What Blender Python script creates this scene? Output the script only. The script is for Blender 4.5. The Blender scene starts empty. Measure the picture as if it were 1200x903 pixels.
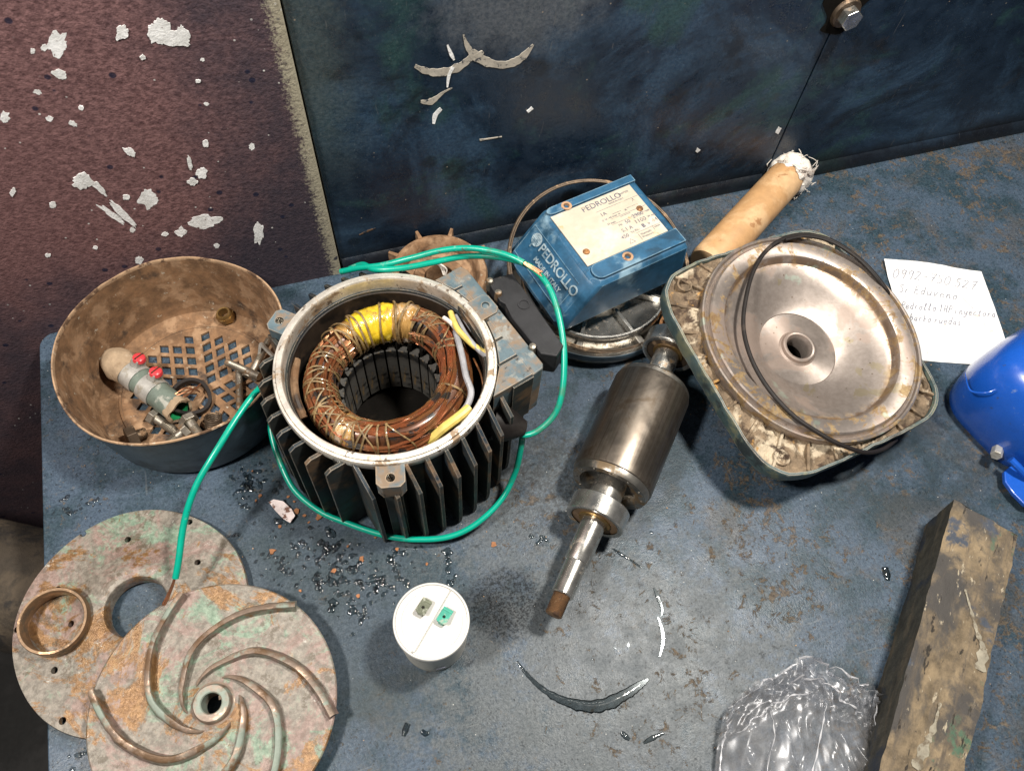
import bpy, bmesh, math, random
from mathutils import Vector, Matrix, noise as mnoise
PI = math.pi
R = math.radians
random.seed(7)
scene = bpy.context.scene
col = scene.collection

# ------------------------------------------------------------------ camera, world, lamps, exposure
CAM_ROT = ((0.9544769, 0.23249658, -0.18686675),
           (-0.29372534, 0.84170715, -0.45305022),
           (0.05195445, 0.48731347, 0.87168017))
CAM_H = 0.52
cam_d = bpy.data.cameras.new('camera')
cam = bpy.data.objects.new('camera', cam_d)
col.objects.link(cam)
mw = Matrix(CAM_ROT).to_4x4()
mw.translation = (0, 0, CAM_H)
cam.matrix_world = mw
cam_d.sensor_width = 36
cam_d.lens = 906 / 1200 * 36
cam_d.clip_start = 0.01
cam_d.clip_end = 20
scene.camera = cam

world = bpy.data.worlds.new('World')
scene.world = world
world.use_nodes = True
bg = world.node_tree.nodes['Background']
bg.inputs['Color'].default_value = (0.62, 0.68, 0.78, 1)
bg.inputs['Strength'].default_value = 0.075

def lamp(name, loc, target, size, power, color):
    d = bpy.data.lights.new(name, 'AREA')
    d.shape = 'DISK'
    d.size = size
    d.energy = power
    d.color = color
    o = bpy.data.objects.new(name, d)
    col.objects.link(o)
    o.location = loc
    o.rotation_euler = (Vector(target) - Vector(loc)).to_track_quat('-Z', 'Y').to_euler()
    return o
lamp('bench_lamp', (0.44, 0.17, 1.02), (0.2, 0.2, 0), 0.11, 14.5, (1.0, 0.95, 0.87))
lamp('side_lamp', (-0.50, 0.11, 1.00), (0.1, 0.2, 0), 0.12, 12.5, (1.0, 0.95, 0.88))

vs = scene.view_settings
vs.view_transform = 'Standard'
vs.look = 'None'
vs.exposure = 0.12
vs.gamma = 1
vs.use_curve_mapping = False
scene.cycles.max_bounces = 8
scene.cycles.transparent_max_bounces = 12

# ------------------------------------------------------------------ layout helper: a point of the bench at height z
def P(px, py, z=0.0):
    v = Vector((px - 600, -(py - 451.5), -906))
    w = Matrix(CAM_ROT) @ v
    t = (z - CAM_H) / w.z
    return Vector((0, 0, CAM_H)) + w * t
WALL_Y = 0.4138
def PW(px, py, y=WALL_Y):
    v = Vector((px - 600, -(py - 451.5), -906))
    w = Matrix(CAM_ROT) @ v
    return Vector((0, 0, CAM_H)) + w * (y / w.y)

# ------------------------------------------------------------------ materials
class NM:
    def __init__(s, name):
        s.m = bpy.data.materials.new(name)
        s.m.use_nodes = True
        s.nt = s.m.node_tree
        s.b = s.nt.nodes['Principled BSDF']
        s.tc = s.nt.nodes.new('ShaderNodeTexCoord')
        s.co = s.tc.outputs['Object']
    def n(s, t, **kw):
        x = s.nt.nodes.new(t)
        for k, v in kw.items():
            setattr(x, k, v)
        return x
    def set(s, inp, v):
        if hasattr(v, 'is_output') or hasattr(v, 'links'):
            s.nt.links.new(v, inp)
        else:
            if isinstance(v, (tuple, list)) and len(v) == 3 and inp.type == 'RGBA':
                v = (*v, 1)
            inp.default_value = v
    def noise(s, scale, detail=5, rough=.6, dist=0, vec=None, stretch=None, off=None):
        x = s.n('ShaderNodeTexNoise')
        v = vec or s.co
        if stretch or off:
            mp = s.n('ShaderNodeMapping')
            s.set(mp.inputs['Vector'], v)
            if stretch: mp.inputs['Scale'].default_value = stretch
            if off: mp.inputs['Location'].default_value = off
            v = mp.outputs[0]
        s.set(x.inputs['Vector'], v)
        x.inputs['Scale'].default_value = scale
        x.inputs['Detail'].default_value = detail
        x.inputs['Roughness'].default_value = rough
        x.inputs['Distortion'].default_value = dist
        return x.outputs['Fac']
    def vor(s, scale, feature='F1', rnd=1):
        x = s.n('ShaderNodeTexVoronoi', feature=feature)
        s.set(x.inputs['Vector'], s.co)
        x.inputs['Scale'].default_value = scale
        x.inputs['Randomness'].default_value = rnd
        return x.outputs['Distance']
    def ramp(s, fac, lo, hi, a=0., b=1.):
        x = s.n('ShaderNodeMapRange')
        x.interpolation_type = 'SMOOTHSTEP'
        s.set(x.inputs[0], fac)
        x.inputs[1].default_value = min(lo, hi)
        x.inputs[2].default_value = max(lo, hi)
        if lo > hi: a, b = b, a
        x.inputs[3].default_value = a
        x.inputs[4].default_value = b
        return x.outputs[0]
    def math(s, op, a, b=None):
        x = s.n('ShaderNodeMath', operation=op)
        s.set(x.inputs[0], a)
        if b is not None: s.set(x.inputs[1], b)
        return x.outputs[0]
    def mul(s, a, b): return s.math('MULTIPLY', a, b)
    def mix(s, fac, a, b):
        x = s.n('ShaderNodeMix', data_type='RGBA')
        s.set(x.inputs[0], fac); s.set(x.inputs[6], a); s.set(x.inputs[7], b)
        return x.outputs[2]
    def mixf(s, fac, a, b):
        x = s.n('ShaderNodeMix', data_type='FLOAT')
        s.set(x.inputs[0], fac); s.set(x.inputs[2], a); s.set(x.inputs[3], b)
        return x.outputs[0]
    def xyz(s):
        x = s.n('ShaderNodeSeparateXYZ'); s.set(x.inputs[0], s.co); return x.outputs
    def dist(s, p, scl=(1, 1, 1)):
        mp = s.n('ShaderNodeMapping', vector_type='TEXTURE')
        s.set(mp.inputs['Vector'], s.co)
        mp.inputs['Location'].default_value = p
        mp.inputs['Scale'].default_value = scl
        x = s.n('ShaderNodeVectorMath', operation='LENGTH')
        s.set(x.inputs[0], mp.outputs[0])
        return x.outputs['Value']
    def edge(s, radius, lo=.995, hi=.90):
        bv = s.n('ShaderNodeBevel'); bv.samples = 4
        bv.inputs['Radius'].default_value = radius
        g = s.n('ShaderNodeNewGeometry')
        d = s.n('ShaderNodeVectorMath', operation='DOT_PRODUCT')
        s.set(d.inputs[0], bv.outputs[0]); s.set(d.inputs[1], g.outputs['Normal'])
        return s.ramp(d.outputs['Value'], lo, hi)
    def bump(s, h, strength=.3, dist=.001):
        x = s.n('ShaderNodeBump')
        s.set(x.inputs['Height'], h)
        x.inputs['Strength'].default_value = strength
        x.inputs['Distance'].default_value = dist
        s.set(s.b.inputs['Normal'], x.outputs[0])
    def out(s, color, rough=.5, metal=0., spec=.5, coat=0):
        s.set(s.b.inputs['Base Color'], color)
        s.set(s.b.inputs['Roughness'], rough)
        s.set(s.b.inputs['Metallic'], metal)
        s.b.inputs['Specular IOR Level'].default_value = spec
        if coat:
            s.b.inputs['Coat Weight'].default_value = coat
            s.b.inputs['Coat Roughness'].default_value = .12
        return s.m

def layered(name, base, layers=(), rough=.5, metal=0., bump=(), spec=.5, coat=0, fine=.25, edge=None):
    """base colour, then worn / dirty layers: (colour, noise scale, lo, hi, rough, metal[, stretch])"""
    k = NM(name)
    v = k.noise(90, 8, .7)
    c = k.mix(k.ramp(v, .3, .72), tuple(x * (1 - fine) for x in base), tuple(min(1, x * (1 + fine)) for x in base))
    rg = k.mixf(k.noise(160, 4), max(.03, rough - .09), min(1, rough + .09))
    mt = metal
    for i, L in enumerate(layers):
        cl, sc, lo, hi, lr, lm = L[:6]
        st = L[6] if len(L) > 6 else None
        fac = k.ramp(k.noise(sc, 7, .65, .25, stretch=st, off=(i * 3.1 + .7, i * 1.7, i * .9)), lo, hi)
        v2 = k.noise(sc * 5, 4, .6, off=(i, 2, 5))
        clv = k.mix(v2, tuple(x * .7 for x in cl), tuple(min(1, x * 1.3) for x in cl))
        c = k.mix(fac, c, clv)
        rg = k.mixf(fac, rg, lr)
        mt = k.mixf(fac, mt, lm)
    if edge:
        cl, rad, lr, lm = edge
        e = k.mul(k.edge(rad), k.ramp(k.noise(120, 5), .3, .55))
        c = k.mix(e, c, cl); rg = k.mixf(e, rg, lr); mt = k.mixf(e, mt, lm)
    if bump:
        h = k.noise(bump[0], 8, .7)
        k.bump(h, bump[1], bump[2])
    return k.out(c, rg, mt, spec, coat)

# ------------------------------------------------------------------ mesh builder
class G:
    def __init__(s):
        s.v = []; s.f = []; s.mi = []; s.cur = 0
    def add(s, vs, fs, M=None):
        o = len(s.v)
        for p in vs:
            p = Vector(p)
            s.v.append(M @ p if M is not None else p)
        for f in fs:
            s.f.append([o + i for i in f]); s.mi.append(s.cur)
    def box(s, c, d, M=None, taper=1.0):
        x, y, z = c; a, b, h = d[0] / 2, d[1] / 2, d[2] / 2
        vs = [(x + i * a * (taper if k > 0 else 1), y + j * b * (taper if k > 0 else 1), z + k * h) for k in (-1, 1) for j in (-1, 1) for i in (-1, 1)]
        s.add(vs, [(0, 2, 3, 1), (4, 5, 7, 6), (0, 1, 5, 4), (2, 6, 7, 3), (0, 4, 6, 2), (1, 3, 7, 5)], M)
    def lathe(s, prof, n=64, M=None, closed=False, wob=None, a0=0., a1=2 * PI):
        full = abs(a1 - a0 - 2 * PI) < 1e-6
        cnt = n if full else n + 1
        vs = []
        for i in range(cnt):
            a = a0 + (a1 - a0) * i / n
            for (r, z) in prof:
                if wob:
                    dr, dz = wob(a, r, z)
                    vs.append(((r + dr) * math.cos(a), (r + dr) * math.sin(a), z + dz))
                else:
                    vs.append((r * math.cos(a), r * math.sin(a), z))
        m = len(prof); fs = []
        rng = range(m if closed else m - 1)
        for i in range(n):
            j = (i + 1) % cnt
            for k in rng:
                k2 = (k + 1) % m
                fs.append((i * m + k, j * m + k, j * m + k2, i * m + k2))
        s.add(vs, fs, M)
    def prism(s, poly, z0, z1, M=None):
        n = len(poly)
        vs = [(p[0], p[1], z0) for p in poly] + [(p[0], p[1], z1) for p in poly]
        fs = [tuple(reversed(range(n))), tuple(range(n, 2 * n))]
        fs += [(i, (i + 1) % n, n + (i + 1) % n, n + i) for i in range(n)]
        s.add(vs, fs, M)
    def tube(s, path, r, n=8, closed=False, M=None, flat=1.0, caps=True):
        path = [Vector(p) for p in path]
        m = len(path)
        rs = r if isinstance(r, (list, tuple)) else [r] * m
        T = []
        for i in range(m):
            if closed: d = path[(i + 1) % m] - path[i - 1]
            else: d = path[min(i + 1, m - 1)] - path[max(i - 1, 0)]
            T.append(d.normalized() if d.length > 1e-12 else Vector((0, 0, 1)))
        up = Vector((0, 0, 1))
        if abs(T[0].dot(up)) > .95: up = Vector((1, 0, 0))
        nrm = (up - T[0] * up.dot(T[0])).normalized()
        vs = []
        for i in range(m):
            nrm = (nrm - T[i] * nrm.dot(T[i]))
            if nrm.length < 1e-6: nrm = T[i].orthogonal()
            nrm.normalize()
            bn = T[i].cross(nrm)
            for k in range(n):
                a = 2 * PI * k / n
                vs.append(path[i] + (nrm * math.cos(a) * flat + bn * math.sin(a)) * rs[i])
        fs = []
        for i in range(m if closed else m - 1):
            j = (i + 1) % m
            for k in range(n):
                k2 = (k + 1) % n
                fs.append((i * n + k, i * n + k2, j * n + k2, j * n + k))
        if not closed and caps:
            fs.append(tuple(reversed(range(n)))); fs.append(tuple((m - 1) * n + k for k in range(n)))
        s.add(vs, fs, M)
    def grid(s, fn, nu, nv, M=None, cu=False):
        vs = [fn(i / (nu if cu else nu - 1), j / (nv - 1)) for i in range(nu) for j in range(nv)]
        fs = []
        for i in range(nu if cu else nu - 1):
            i2 = (i + 1) % nu
            for j in range(nv - 1):
                fs.append((i * nv + j, i2 * nv + j, i2 * nv + j + 1, i * nv + j + 1))
        s.add(vs, fs, M)
    def mesh(s, name, mats, smooth=35, origin=None):
        me = bpy.data.meshes.new(name)
        vs = s.v if origin is None else [p - Vector(origin) for p in s.v]
        me.from_pydata([tuple(p) for p in vs], [], s.f)
        for m in (mats if isinstance(mats, (list, tuple)) else [mats]):
            me.materials.append(m)
        if any(s.mi): me.polygons.foreach_set('material_index', s.mi)
        bm = bmesh.new(); bm.from_mesh(me)
        bmesh.ops.recalc_face_normals(bm, faces=bm.faces)
        bm.to_mesh(me); bm.free()
        if smooth:
            me.polygons.foreach_set('use_smooth', [True] * len(me.polygons))
            me.set_sharp_from_angle(angle=R(smooth))
        me.update()
        return me
    def obj(s, name, mats, parent=None, smooth=35, bevel=0, origin=None, seg=2):
        return link(name, s.mesh(name, mats, smooth, origin), parent, bevel, seg)

def link(name, me, parent=None, bevel=0, seg=2):
    o = bpy.data.objects.new(name, me)
    col.objects.link(o)
    if parent is not None: o.parent = parent
    if bevel:
        b = o.modifiers.new('bevel', 'BEVEL')
        b.width = bevel; b.segments = seg; b.limit_method = 'ANGLE'; b.angle_limit = R(40)
        b.harden_normals = True
    return o
def thing(name, label, cat, loc=(0, 0, 0), rot=(0, 0, 0), group=None):
    o = bpy.data.objects.new(name, None)
    o.empty_display_size = .02
    col.objects.link(o)
    o.location = loc; o.rotation_euler = rot
    return tag(o, label, cat, group)
def tag(o, label, cat, group=None):
    o['label'] = label; o['category'] = cat
    if group: o['group'] = group
    return o
def struct(o):
    o['kind'] = 'structure'; return o
def spline(pts, n=10, closed=False):
    pts = [Vector(p) for p in pts]; m = len(pts); out = []
    for i in range(m if closed else m - 1):
        if closed: a, b, c, d = pts[i - 1], pts[i], pts[(i + 1) % m], pts[(i + 2) % m]
        else: a, b, c, d = pts[max(i - 1, 0)], pts[i], pts[i + 1], pts[min(i + 2, m - 1)]
        for k in range(n):
            t = k / n
            out.append(.5 * ((2 * b) + (c - a) * t + (2 * a - 5 * b + 4 * c - d) * t * t + (3 * b - a - 3 * c + d) * t ** 3))
    if not closed: out.append(pts[-1])
    return out
def plate(outer, holes, z0, z1):
    """mesh data (verts, faces) of a flat plate with holes"""
    cu = bpy.data.curves.new('plate', 'CURVE')
    cu.dimensions = '2D'; cu.fill_mode = 'BOTH'; cu.extrude = (z1 - z0) / 2
    for poly in [outer] + list(holes):
        sp = cu.splines.new('POLY'); sp.points.add(len(poly) - 1)
        for q, p in zip(sp.points, poly): q.co = (p[0], p[1], 0, 1)
        sp.use_cyclic_u = True
    o = bpy.data.objects.new('plate', cu); col.objects.link(o)
    dg = bpy.context.evaluated_depsgraph_get()
    me = bpy.data.meshes.new_from_object(o.evaluated_get(dg))
    vs = [(v.co.x, v.co.y, v.co.z + (z0 + z1) / 2) for v in me.vertices]
    fs = [tuple(p.vertices) for p in me.polygons]
    bpy.data.objects.remove(o); bpy.data.meshes.remove(me); bpy.data.curves.remove(cu)
    return vs, fs
def text_geo(body, size, extrude, M, g, align='LEFT', space=1.0, bold=0.0, shear=0):
    cu = bpy.data.curves.new('text', 'FONT')
    cu.body = body; cu.size = size; cu.extrude = extrude; cu.align_x = align; cu.space_character = space
    cu.offset = bold; cu.resolution_u = 3; cu.shear = shear
    o = bpy.data.objects.new('text', cu); col.objects.link(o)
    dg = bpy.context.evaluated_depsgraph_get()
    me = bpy.data.meshes.new_from_object(o.evaluated_get(dg))
    g.add([v.co.copy() for v in me.vertices], [tuple(p.vertices) for p in me.polygons], M)
    bpy.data.objects.remove(o); bpy.data.meshes.remove(me); bpy.data.curves.remove(cu)
def circle(r, n=24, c=(0, 0), ph=0):
    return [(c[0] + r * math.cos(2 * PI * i / n + ph), c[1] + r * math.sin(2 * PI * i / n + ph)) for i in range(n)]
def frame(o, x, y=None, z=None):
    """matrix with origin o, x axis x and y (or z) axis roughly as given"""
    x = Vector(x).normalized()
    if z is not None:
        z = Vector(z); z = (z - x * z.dot(x)).normalized(); y = z.cross(x)
    else:
        y = Vector(y); y = (y - x * y.dot(x)).normalized(); z = x.cross(y)
    m = Matrix((x, y, z)).transposed().to_4x4(); m.translation = o
    return m
def zframe(o, z, x=None):
    z = Vector(z).normalized()
    x = Vector(x) if x is not None else z.orthogonal()
    x = (x - z * x.dot(z)).normalized(); y = z.cross(x)
    m = Matrix((x, y, z)).transposed().to_4x4(); m.translation = o
    return m
def nz(p, s, seed=0):
    return mnoise.noise(Vector((p[0] * s + seed * 13.7, p[1] * s + seed * 5.1, p[2] * s - seed * 3.3)))
def carve(o, cutter):
    """cut the mesh of o with the closed shapes in cutter (a G)"""
    cm = cutter.mesh('cut', [], 0)
    c = bpy.data.objects.new('cut', cm); col.objects.link(c)
    md = o.modifiers.new('cut', 'BOOLEAN'); md.operation = 'DIFFERENCE'; md.object = c; md.solver = 'EXACT'
    c.matrix_world = o.matrix_basis if o.parent is None else Matrix()
    bpy.context.view_layer.update()
    if o.parent is not None: c.matrix_world = o.matrix_world
    bpy.context.view_layer.update()
    dg = bpy.context.evaluated_depsgraph_get()
    me = bpy.data.meshes.new_from_object(o.evaluated_get(dg))
    old = o.data; o.modifiers.clear(); o.data = me; me.name = old.name
    bpy.data.objects.remove(c); bpy.data.meshes.remove(cm); bpy.data.meshes.remove(old)
    me.polygons.foreach_set('use_smooth', [True] * len(me.polygons)); me.set_sharp_from_angle(angle=R(35))

# ------------------------------------------------------------------ the materials of the place
def table_material():
    k = NM('worn_blue_bench_paint')
    xs = k.xyz()
    big = k.noise(7, 5, .6); mid = k.noise(45, 8, .72); fin = k.noise(420, 4, .75); fin2 = k.noise(900, 2, .6)
    grain = k.math('ADD', k.math('MULTIPLY', fin, .65), k.math('MULTIPLY', fin2, .35))
    sub = lambda n, m: k.math('MULTIPLY', k.math('SUBTRACT', n, .5), m)
    add = lambda *a: a[0] if len(a) == 1 else k.math('ADD', a[0], add(*a[1:]))
    blue = k.mix(k.ramp(grain, .36, .64), (.036, .054, .080), (.072, .103, .143))
    blue = k.mix(k.ramp(k.noise(22, 6, .7, off=(8, 3, 0)), .42, .60), blue, k.mix(k.ramp(grain, .36, .64), (.014, .028, .040), (.040, .066, .084)))
    grey = k.mix(k.ramp(grain, .34, .64), (.048, .057, .063), (.108, .119, .125))
    # paint worn to dull metal in front of the bench, in ragged patches
    w = add(k.ramp(k.dist((.10, .035, 0), (.20, .15, 1)), 1.25, .2, 0, .60), sub(mid, 1.5), sub(k.noise(150, 6, .75, off=(2, 2, 2)), .8))
    w2 = add(k.ramp(k.dist((.09, .17, 0), (.14, .10, 1)), 1.2, .2, 0, .55), sub(mid, 1.3), sub(k.noise(160, 6, .75, off=(5, 2, 2)), .9))
    wear = k.math('MAXIMUM', k.ramp(w, .28, .58, 0, .85), k.ramp(w2, .30, .60, 0, .7))
    c = k.mix(wear, blue, grey)
    # grey brown grime
    gr = add(k.noise(16, 7, .7, .5, off=(4, 9, 0)), sub(k.noise(180, 5, .7, off=(1, 4, 0)), .35), k.ramp(xs[0], .0, .36, -.03, .07))
    c = k.mix(k.ramp(gr, .56, .70, 0, .55), c, k.mix(k.ramp(grain, .35, .65), (.040, .036, .032), (.100, .090, .080)))
    # dark chips and pits
    c = k.mix(k.ramp(add(k.noise(130, 7, .8, off=(3, 1, 0)), sub(big, .2)), .575, .625, 0, .85), c, (.015, .021, .027))
    c = k.mix(k.ramp(k.vor(240), .17, .10, 0, .75), c, (.014, .018, .022))
    # rust showing through, more to the right
    rn = add(k.noise(110, 8, .78, .5, off=(1, 7, 0)), sub(k.noise(14, 4, .6, off=(3, 3, 3)), .42), k.ramp(xs[0], -.05, .30, -.025, .035))
    rust = k.mix(k.ramp(grain, .35, .65), (.045, .032, .021), (.160, .112, .064))
    c = k.mix(k.ramp(rn, .59, .64, 0, .72), c, rust)
    # tan scuffs
    sc = k.noise(170, 7, .8, off=(5, 2, 1))
    c = k.mix(k.mul(k.ramp(sc, .585, .645), k.ramp(k.noise(15, 4, .6, off=(9, 1, 0)), .54, .64, 0, .6)), c, (.21, .165, .115))
    # scratches
    scr = k.noise(26, 3, .5, .4, stretch=(1.0, 24, 1), off=(2, 0, 0))
    c = k.mix(k.ramp(scr, .68, .72, 0, .22), c, (.21, .215, .215))
    scr2 = k.noise(22, 3, .5, .8, stretch=(20, 1.6, 1), off=(0, 4, 0))
    c = k.mix(k.ramp(scr2, .69, .73, 0, .2), c, (.20, .205, .205))
    # black powder stain beside the capacitor, dark patches
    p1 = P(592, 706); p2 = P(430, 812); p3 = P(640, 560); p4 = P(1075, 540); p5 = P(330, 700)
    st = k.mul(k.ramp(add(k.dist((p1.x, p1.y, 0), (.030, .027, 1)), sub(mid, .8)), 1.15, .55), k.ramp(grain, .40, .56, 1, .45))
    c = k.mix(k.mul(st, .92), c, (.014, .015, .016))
    st2 = k.mul(k.ramp(k.dist((p2.x, p2.y, 0), (.06, .05, 1)), 1.1, .1), k.ramp(mid, .3, .6))
    c = k.mix(k.mul(st2, .55), c, (.026, .036, .038))
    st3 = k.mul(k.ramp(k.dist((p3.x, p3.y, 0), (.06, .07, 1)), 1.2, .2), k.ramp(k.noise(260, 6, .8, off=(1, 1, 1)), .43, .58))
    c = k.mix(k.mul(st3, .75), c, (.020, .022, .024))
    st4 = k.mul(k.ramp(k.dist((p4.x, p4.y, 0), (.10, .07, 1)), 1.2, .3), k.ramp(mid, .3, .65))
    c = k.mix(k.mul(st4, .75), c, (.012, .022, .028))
    shade_right = k.mul(k.ramp(add(xs[0], k.math('MULTIPLY', xs[1], -.9), sub(big, .25)), .36, .47), .8)  # shade beyond the timber block, painted into the bench colour
    c = k.mix(shade_right, c, (.016, .020, .022))
    st5 = k.ramp(k.dist((p5.x, p5.y, 0), (.13, .10, 1)), 1.2, .3, 0, .55)
    c = k.mix(st5, c, k.mix(k.ramp(grain, .36, .64), (.022, .032, .036), (.060, .075, .082)))
    # white specks
    c = k.mix(k.mul(k.ramp(k.vor(150), .055, .035, 0, .9), k.ramp(k.noise(20, 3, .5, off=(6, 6, 6)), .45, .58)), c, (.55, .54, .50))
    rg = k.mixf(k.ramp(mid, .35, .65), .30, .48)
    rg = k.mixf(k.ramp(rn, .60, .65), rg, .85)
    rg = k.mixf(k.ramp(k.noise(14, 4, .6, off=(7, 7, 0)), .5, .62, 0, .6), rg, .28)
    h = add(k.math('MULTIPLY', grain, .9), k.math('MULTIPLY', k.ramp(rn, .60, .65), -.5), mid)
    k.bump(h, .40, .0007)
    rg = k.mixf(st, rg, .9)
    return k.out(c, rg, 0, .24)

def maroon_material():
    k = NM('rough_maroon_wall_paint')
    xs = k.xyz()
    fin = k.noise(260, 6, .7); mid = k.noise(30, 6, .65)
    c = k.mix(k.ramp(fin, .35, .65), (.110, .058, .060), (.230, .126, .124))
    # darker and bluer towards the edge and the bench
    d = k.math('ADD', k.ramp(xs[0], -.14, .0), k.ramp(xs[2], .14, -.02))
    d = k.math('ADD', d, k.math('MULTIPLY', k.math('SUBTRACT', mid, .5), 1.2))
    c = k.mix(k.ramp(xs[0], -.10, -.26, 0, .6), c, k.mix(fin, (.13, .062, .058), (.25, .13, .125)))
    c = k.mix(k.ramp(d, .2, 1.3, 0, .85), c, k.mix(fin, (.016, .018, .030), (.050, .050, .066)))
    # ochre line
    # bare cream edge
    al = k.ramp(k.math('ADD', xs[0], k.math('MULTIPLY', k.math('SUBTRACT', k.noise(45, 5, .7), .5), .006)), -.013, .0065)
    g_ = k.math('ADD', al, k.math('MULTIPLY', k.math('SUBTRACT', k.noise(520, 3, .7), .5), 1.5))
    c = k.mix(k.ramp(g_, .45, .95, 0, .95), c, k.mix(mid, (.26, .23, .16), (.46, .43, .33)))
    c = k.mix(k.ramp(k.vor(55), .13, .09, 0, .85), c, (.010, .014, .035))
    sp = k.math('MULTIPLY', k.ramp(k.vor(120), .10, .06), k.ramp(k.noise(25, 3), .5, .56))
    c = k.mix(sp, c, (.55, .54, .52))
    k.bump(k.math('ADD', k.noise(420, 3, .6), k.math('MULTIPLY', k.noise(140, 4), .3)), .6, .0010)
    return k.out(c, .62, 0, .22)

def navy_material():
    k = NM('sooty_navy_wall_paint')
    xs = k.xyz()
    big = k.noise(9, 5, .6); mid = k.noise(50, 8, .7); fin = k.ramp(k.noise(380, 5, .7), .3, .7)
    c = k.mix(k.ramp(mid, .3, .7), (.006, .013, .026), (.014, .028, .050))
    c = k.mix(k.ramp(k.noise(8, 6, .66, .6, off=(2, 0, 1)), .46, .62, 0, .9), c, k.mix(fin, (.020, .045, .085), (.045, .085, .135)))
    c = k.mix(k.ramp(k.noise(10, 6, .66, .6, off=(5, 0, 8)), .50, .64, 0, .85), c, k.mix(fin, (.012, .040, .042), (.035, .080, .080)))
    c = k.mix(k.ramp(k.noise(12, 6, .7, .6, off=(6, 0, 4)), .52, .70, 0, .8), c, (.007, .008, .011))
    c = k.mix(k.ramp(k.noise(15, 6, .7, .6, off=(1, 0, 9)), .60, .70, 0, .45), c, (.038, .030, .024))
    # pool of lamp light painted pale above the middle of the bench
    sp = k.math('ADD', k.ramp(k.dist((.15, 0, .225), (.085, 1, .06)), 1.3, .2), k.math('MULTIPLY', k.math('SUBTRACT', mid, .5), 1.4))
    c = k.mix(k.ramp(sp, .3, 1.0, 0, .75), c, k.mix(fin, (.055, .068, .085), (.135, .145, .160)))
    # greenish strip beside the cream edge, fading out downwards
    sp2 = k.math('ADD', k.ramp(xs[0], .075, .01), k.math('MULTIPLY', k.math('SUBTRACT', mid, .5), 1.2))
    c = k.mix(k.mul(k.ramp(sp2, .3, 1.1, 0, .8), k.ramp(xs[2], .05, .18)), c, k.mix(fin, (.030, .050, .055), (.075, .095, .095)))
    c = k.mix(k.mul(k.ramp(k.noise(420, 4, .8), .60, .66), k.ramp(big, .45, .6, 0, .6)), c, (.16, .18, .19))
    # black soot above the bench, with the shade at the wall foot painted in
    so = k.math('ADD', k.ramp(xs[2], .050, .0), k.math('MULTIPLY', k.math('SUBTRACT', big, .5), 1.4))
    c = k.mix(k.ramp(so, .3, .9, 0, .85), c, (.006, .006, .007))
    # round water marks
    c = k.mix(k.mul(k.ramp(k.vor(28), .20, .14, 0, .55), k.ramp(k.noise(11, 3, .5, off=(3, 3, 3)), .48, .58)), c, (.005, .008, .012))
    scr = k.noise(30, 3, .5, 1.2, stretch=(14, 1, 2))
    c = k.mix(k.ramp(scr, .70, .73, 0, .4), c, (.12, .12, .12))
    c = k.mix(k.ramp(k.vor(70), .05, .03, 0, .7), c, (.32, .26, .20))
    rg = k.mixf(k.ramp(mid, .35, .65), .24, .44)
    k.bump(k.math('ADD', mid, k.math('MULTIPLY', k.noise(300, 4, .6), .5)), .45, .0011)
    return k.out(c, rg, 0, .35)

M = {}
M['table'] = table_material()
M['maroon'] = maroon_material()
M['navy'] = navy_material()
M['white_paint'] = layered('dried_white_paint', (.85, .85, .82), [((.24, .16, .16), 330, .63, .69, .8, 0)], .75, bump=(330, .6, .0010))
M['beige_paint'] = layered('dried_beige_paint', (.42, .38, .32), [((.05, .055, .065), 260, .54, .64, .6, 0)], .65, bump=(260, .3, .0004))
M['rust_mark'] = layered('faint_rust_streak', (.13, .075, .04), [((.02, .025, .035), 300, .48, .58, .7, 0)], .7)
M['ochre'] = layered('ochre_paint_fleck', (.22, .14, .03), [((.06, .03, .03), 300, .50, .58, .7, 0)], .7)
M['rust_brown'] = layered('brown_rust', (.180, .098, .048), [((.30, .185, .105), 55, .48, .62, .9, 0), ((.050, .032, .022), 38, .56, .70, .8, 0), ((.36, .31, .24), 190, .635, .68, .9, 0), ((.035, .024, .018), 22, .60, .74, .6, 0)], .85, bump=(190, .5, .0009), fine=.4)
M['pan_blue'] = layered('old_blue_grey_paint', (.045, .075, .100), [((.30, .15, .065), 38, .62, .67, .9, 0), ((.020, .03, .036), 30, .5, .65, .5, 0)], .42, bump=(200, .2, .0006))
M['rim_tan'] = layered('rusty_tan_lip', (.34, .22, .13), [((.10, .055, .03), 90, .5, .6, .9, 0), ((.5, .42, .32), 120, .6, .68, .8, 0)], .8, bump=(220, .6, .0008))
M['fin'] = layered('oily_grey_green_casting', (.032, .036, .034), [((.16, .10, .058), 40, .50, .66, .7, .1), ((.02, .03, .04), 25, .5, .6, .45, 0)], .6, spec=.25, bump=(260, .25, .0006), edge=((.42, .36, .29), .0008, .45, .6))
M['rim_metal'] = layered('worn_bright_rim', (.70, .66, .59), [((.27, .19, .12), 60, .53, .63, .7, .2), ((.10, .075, .055), 150, .58, .64, .8, .1)], .36, .55, bump=(240, .25, .0006))
M['casting_blue'] = layered('dirty_blue_casting', (.085, .125, .145), [((.19, .135, .09), 36, .47, .60, .8, 0), ((.24, .24, .22), 70, .55, .64, .6, .2), ((.04, .035, .03), 90, .60, .68, .8, 0)], .5, bump=(240, .35, .0008), edge=((.40, .30, .20), .0012, .5, .4))
M['black_plastic'] = layered('black_plastic', (.022, .022, .024), [((.10, .085, .07), 70, .63, .70, .7, 0)], .45, spec=.3, bump=(150, .12, .0006))
M['black_rubber'] = layered('black_rubber', (.016, .013, .012), [((.05, .038, .03), 60, .58, .7, .7, 0)], .55, spec=.25)
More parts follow.
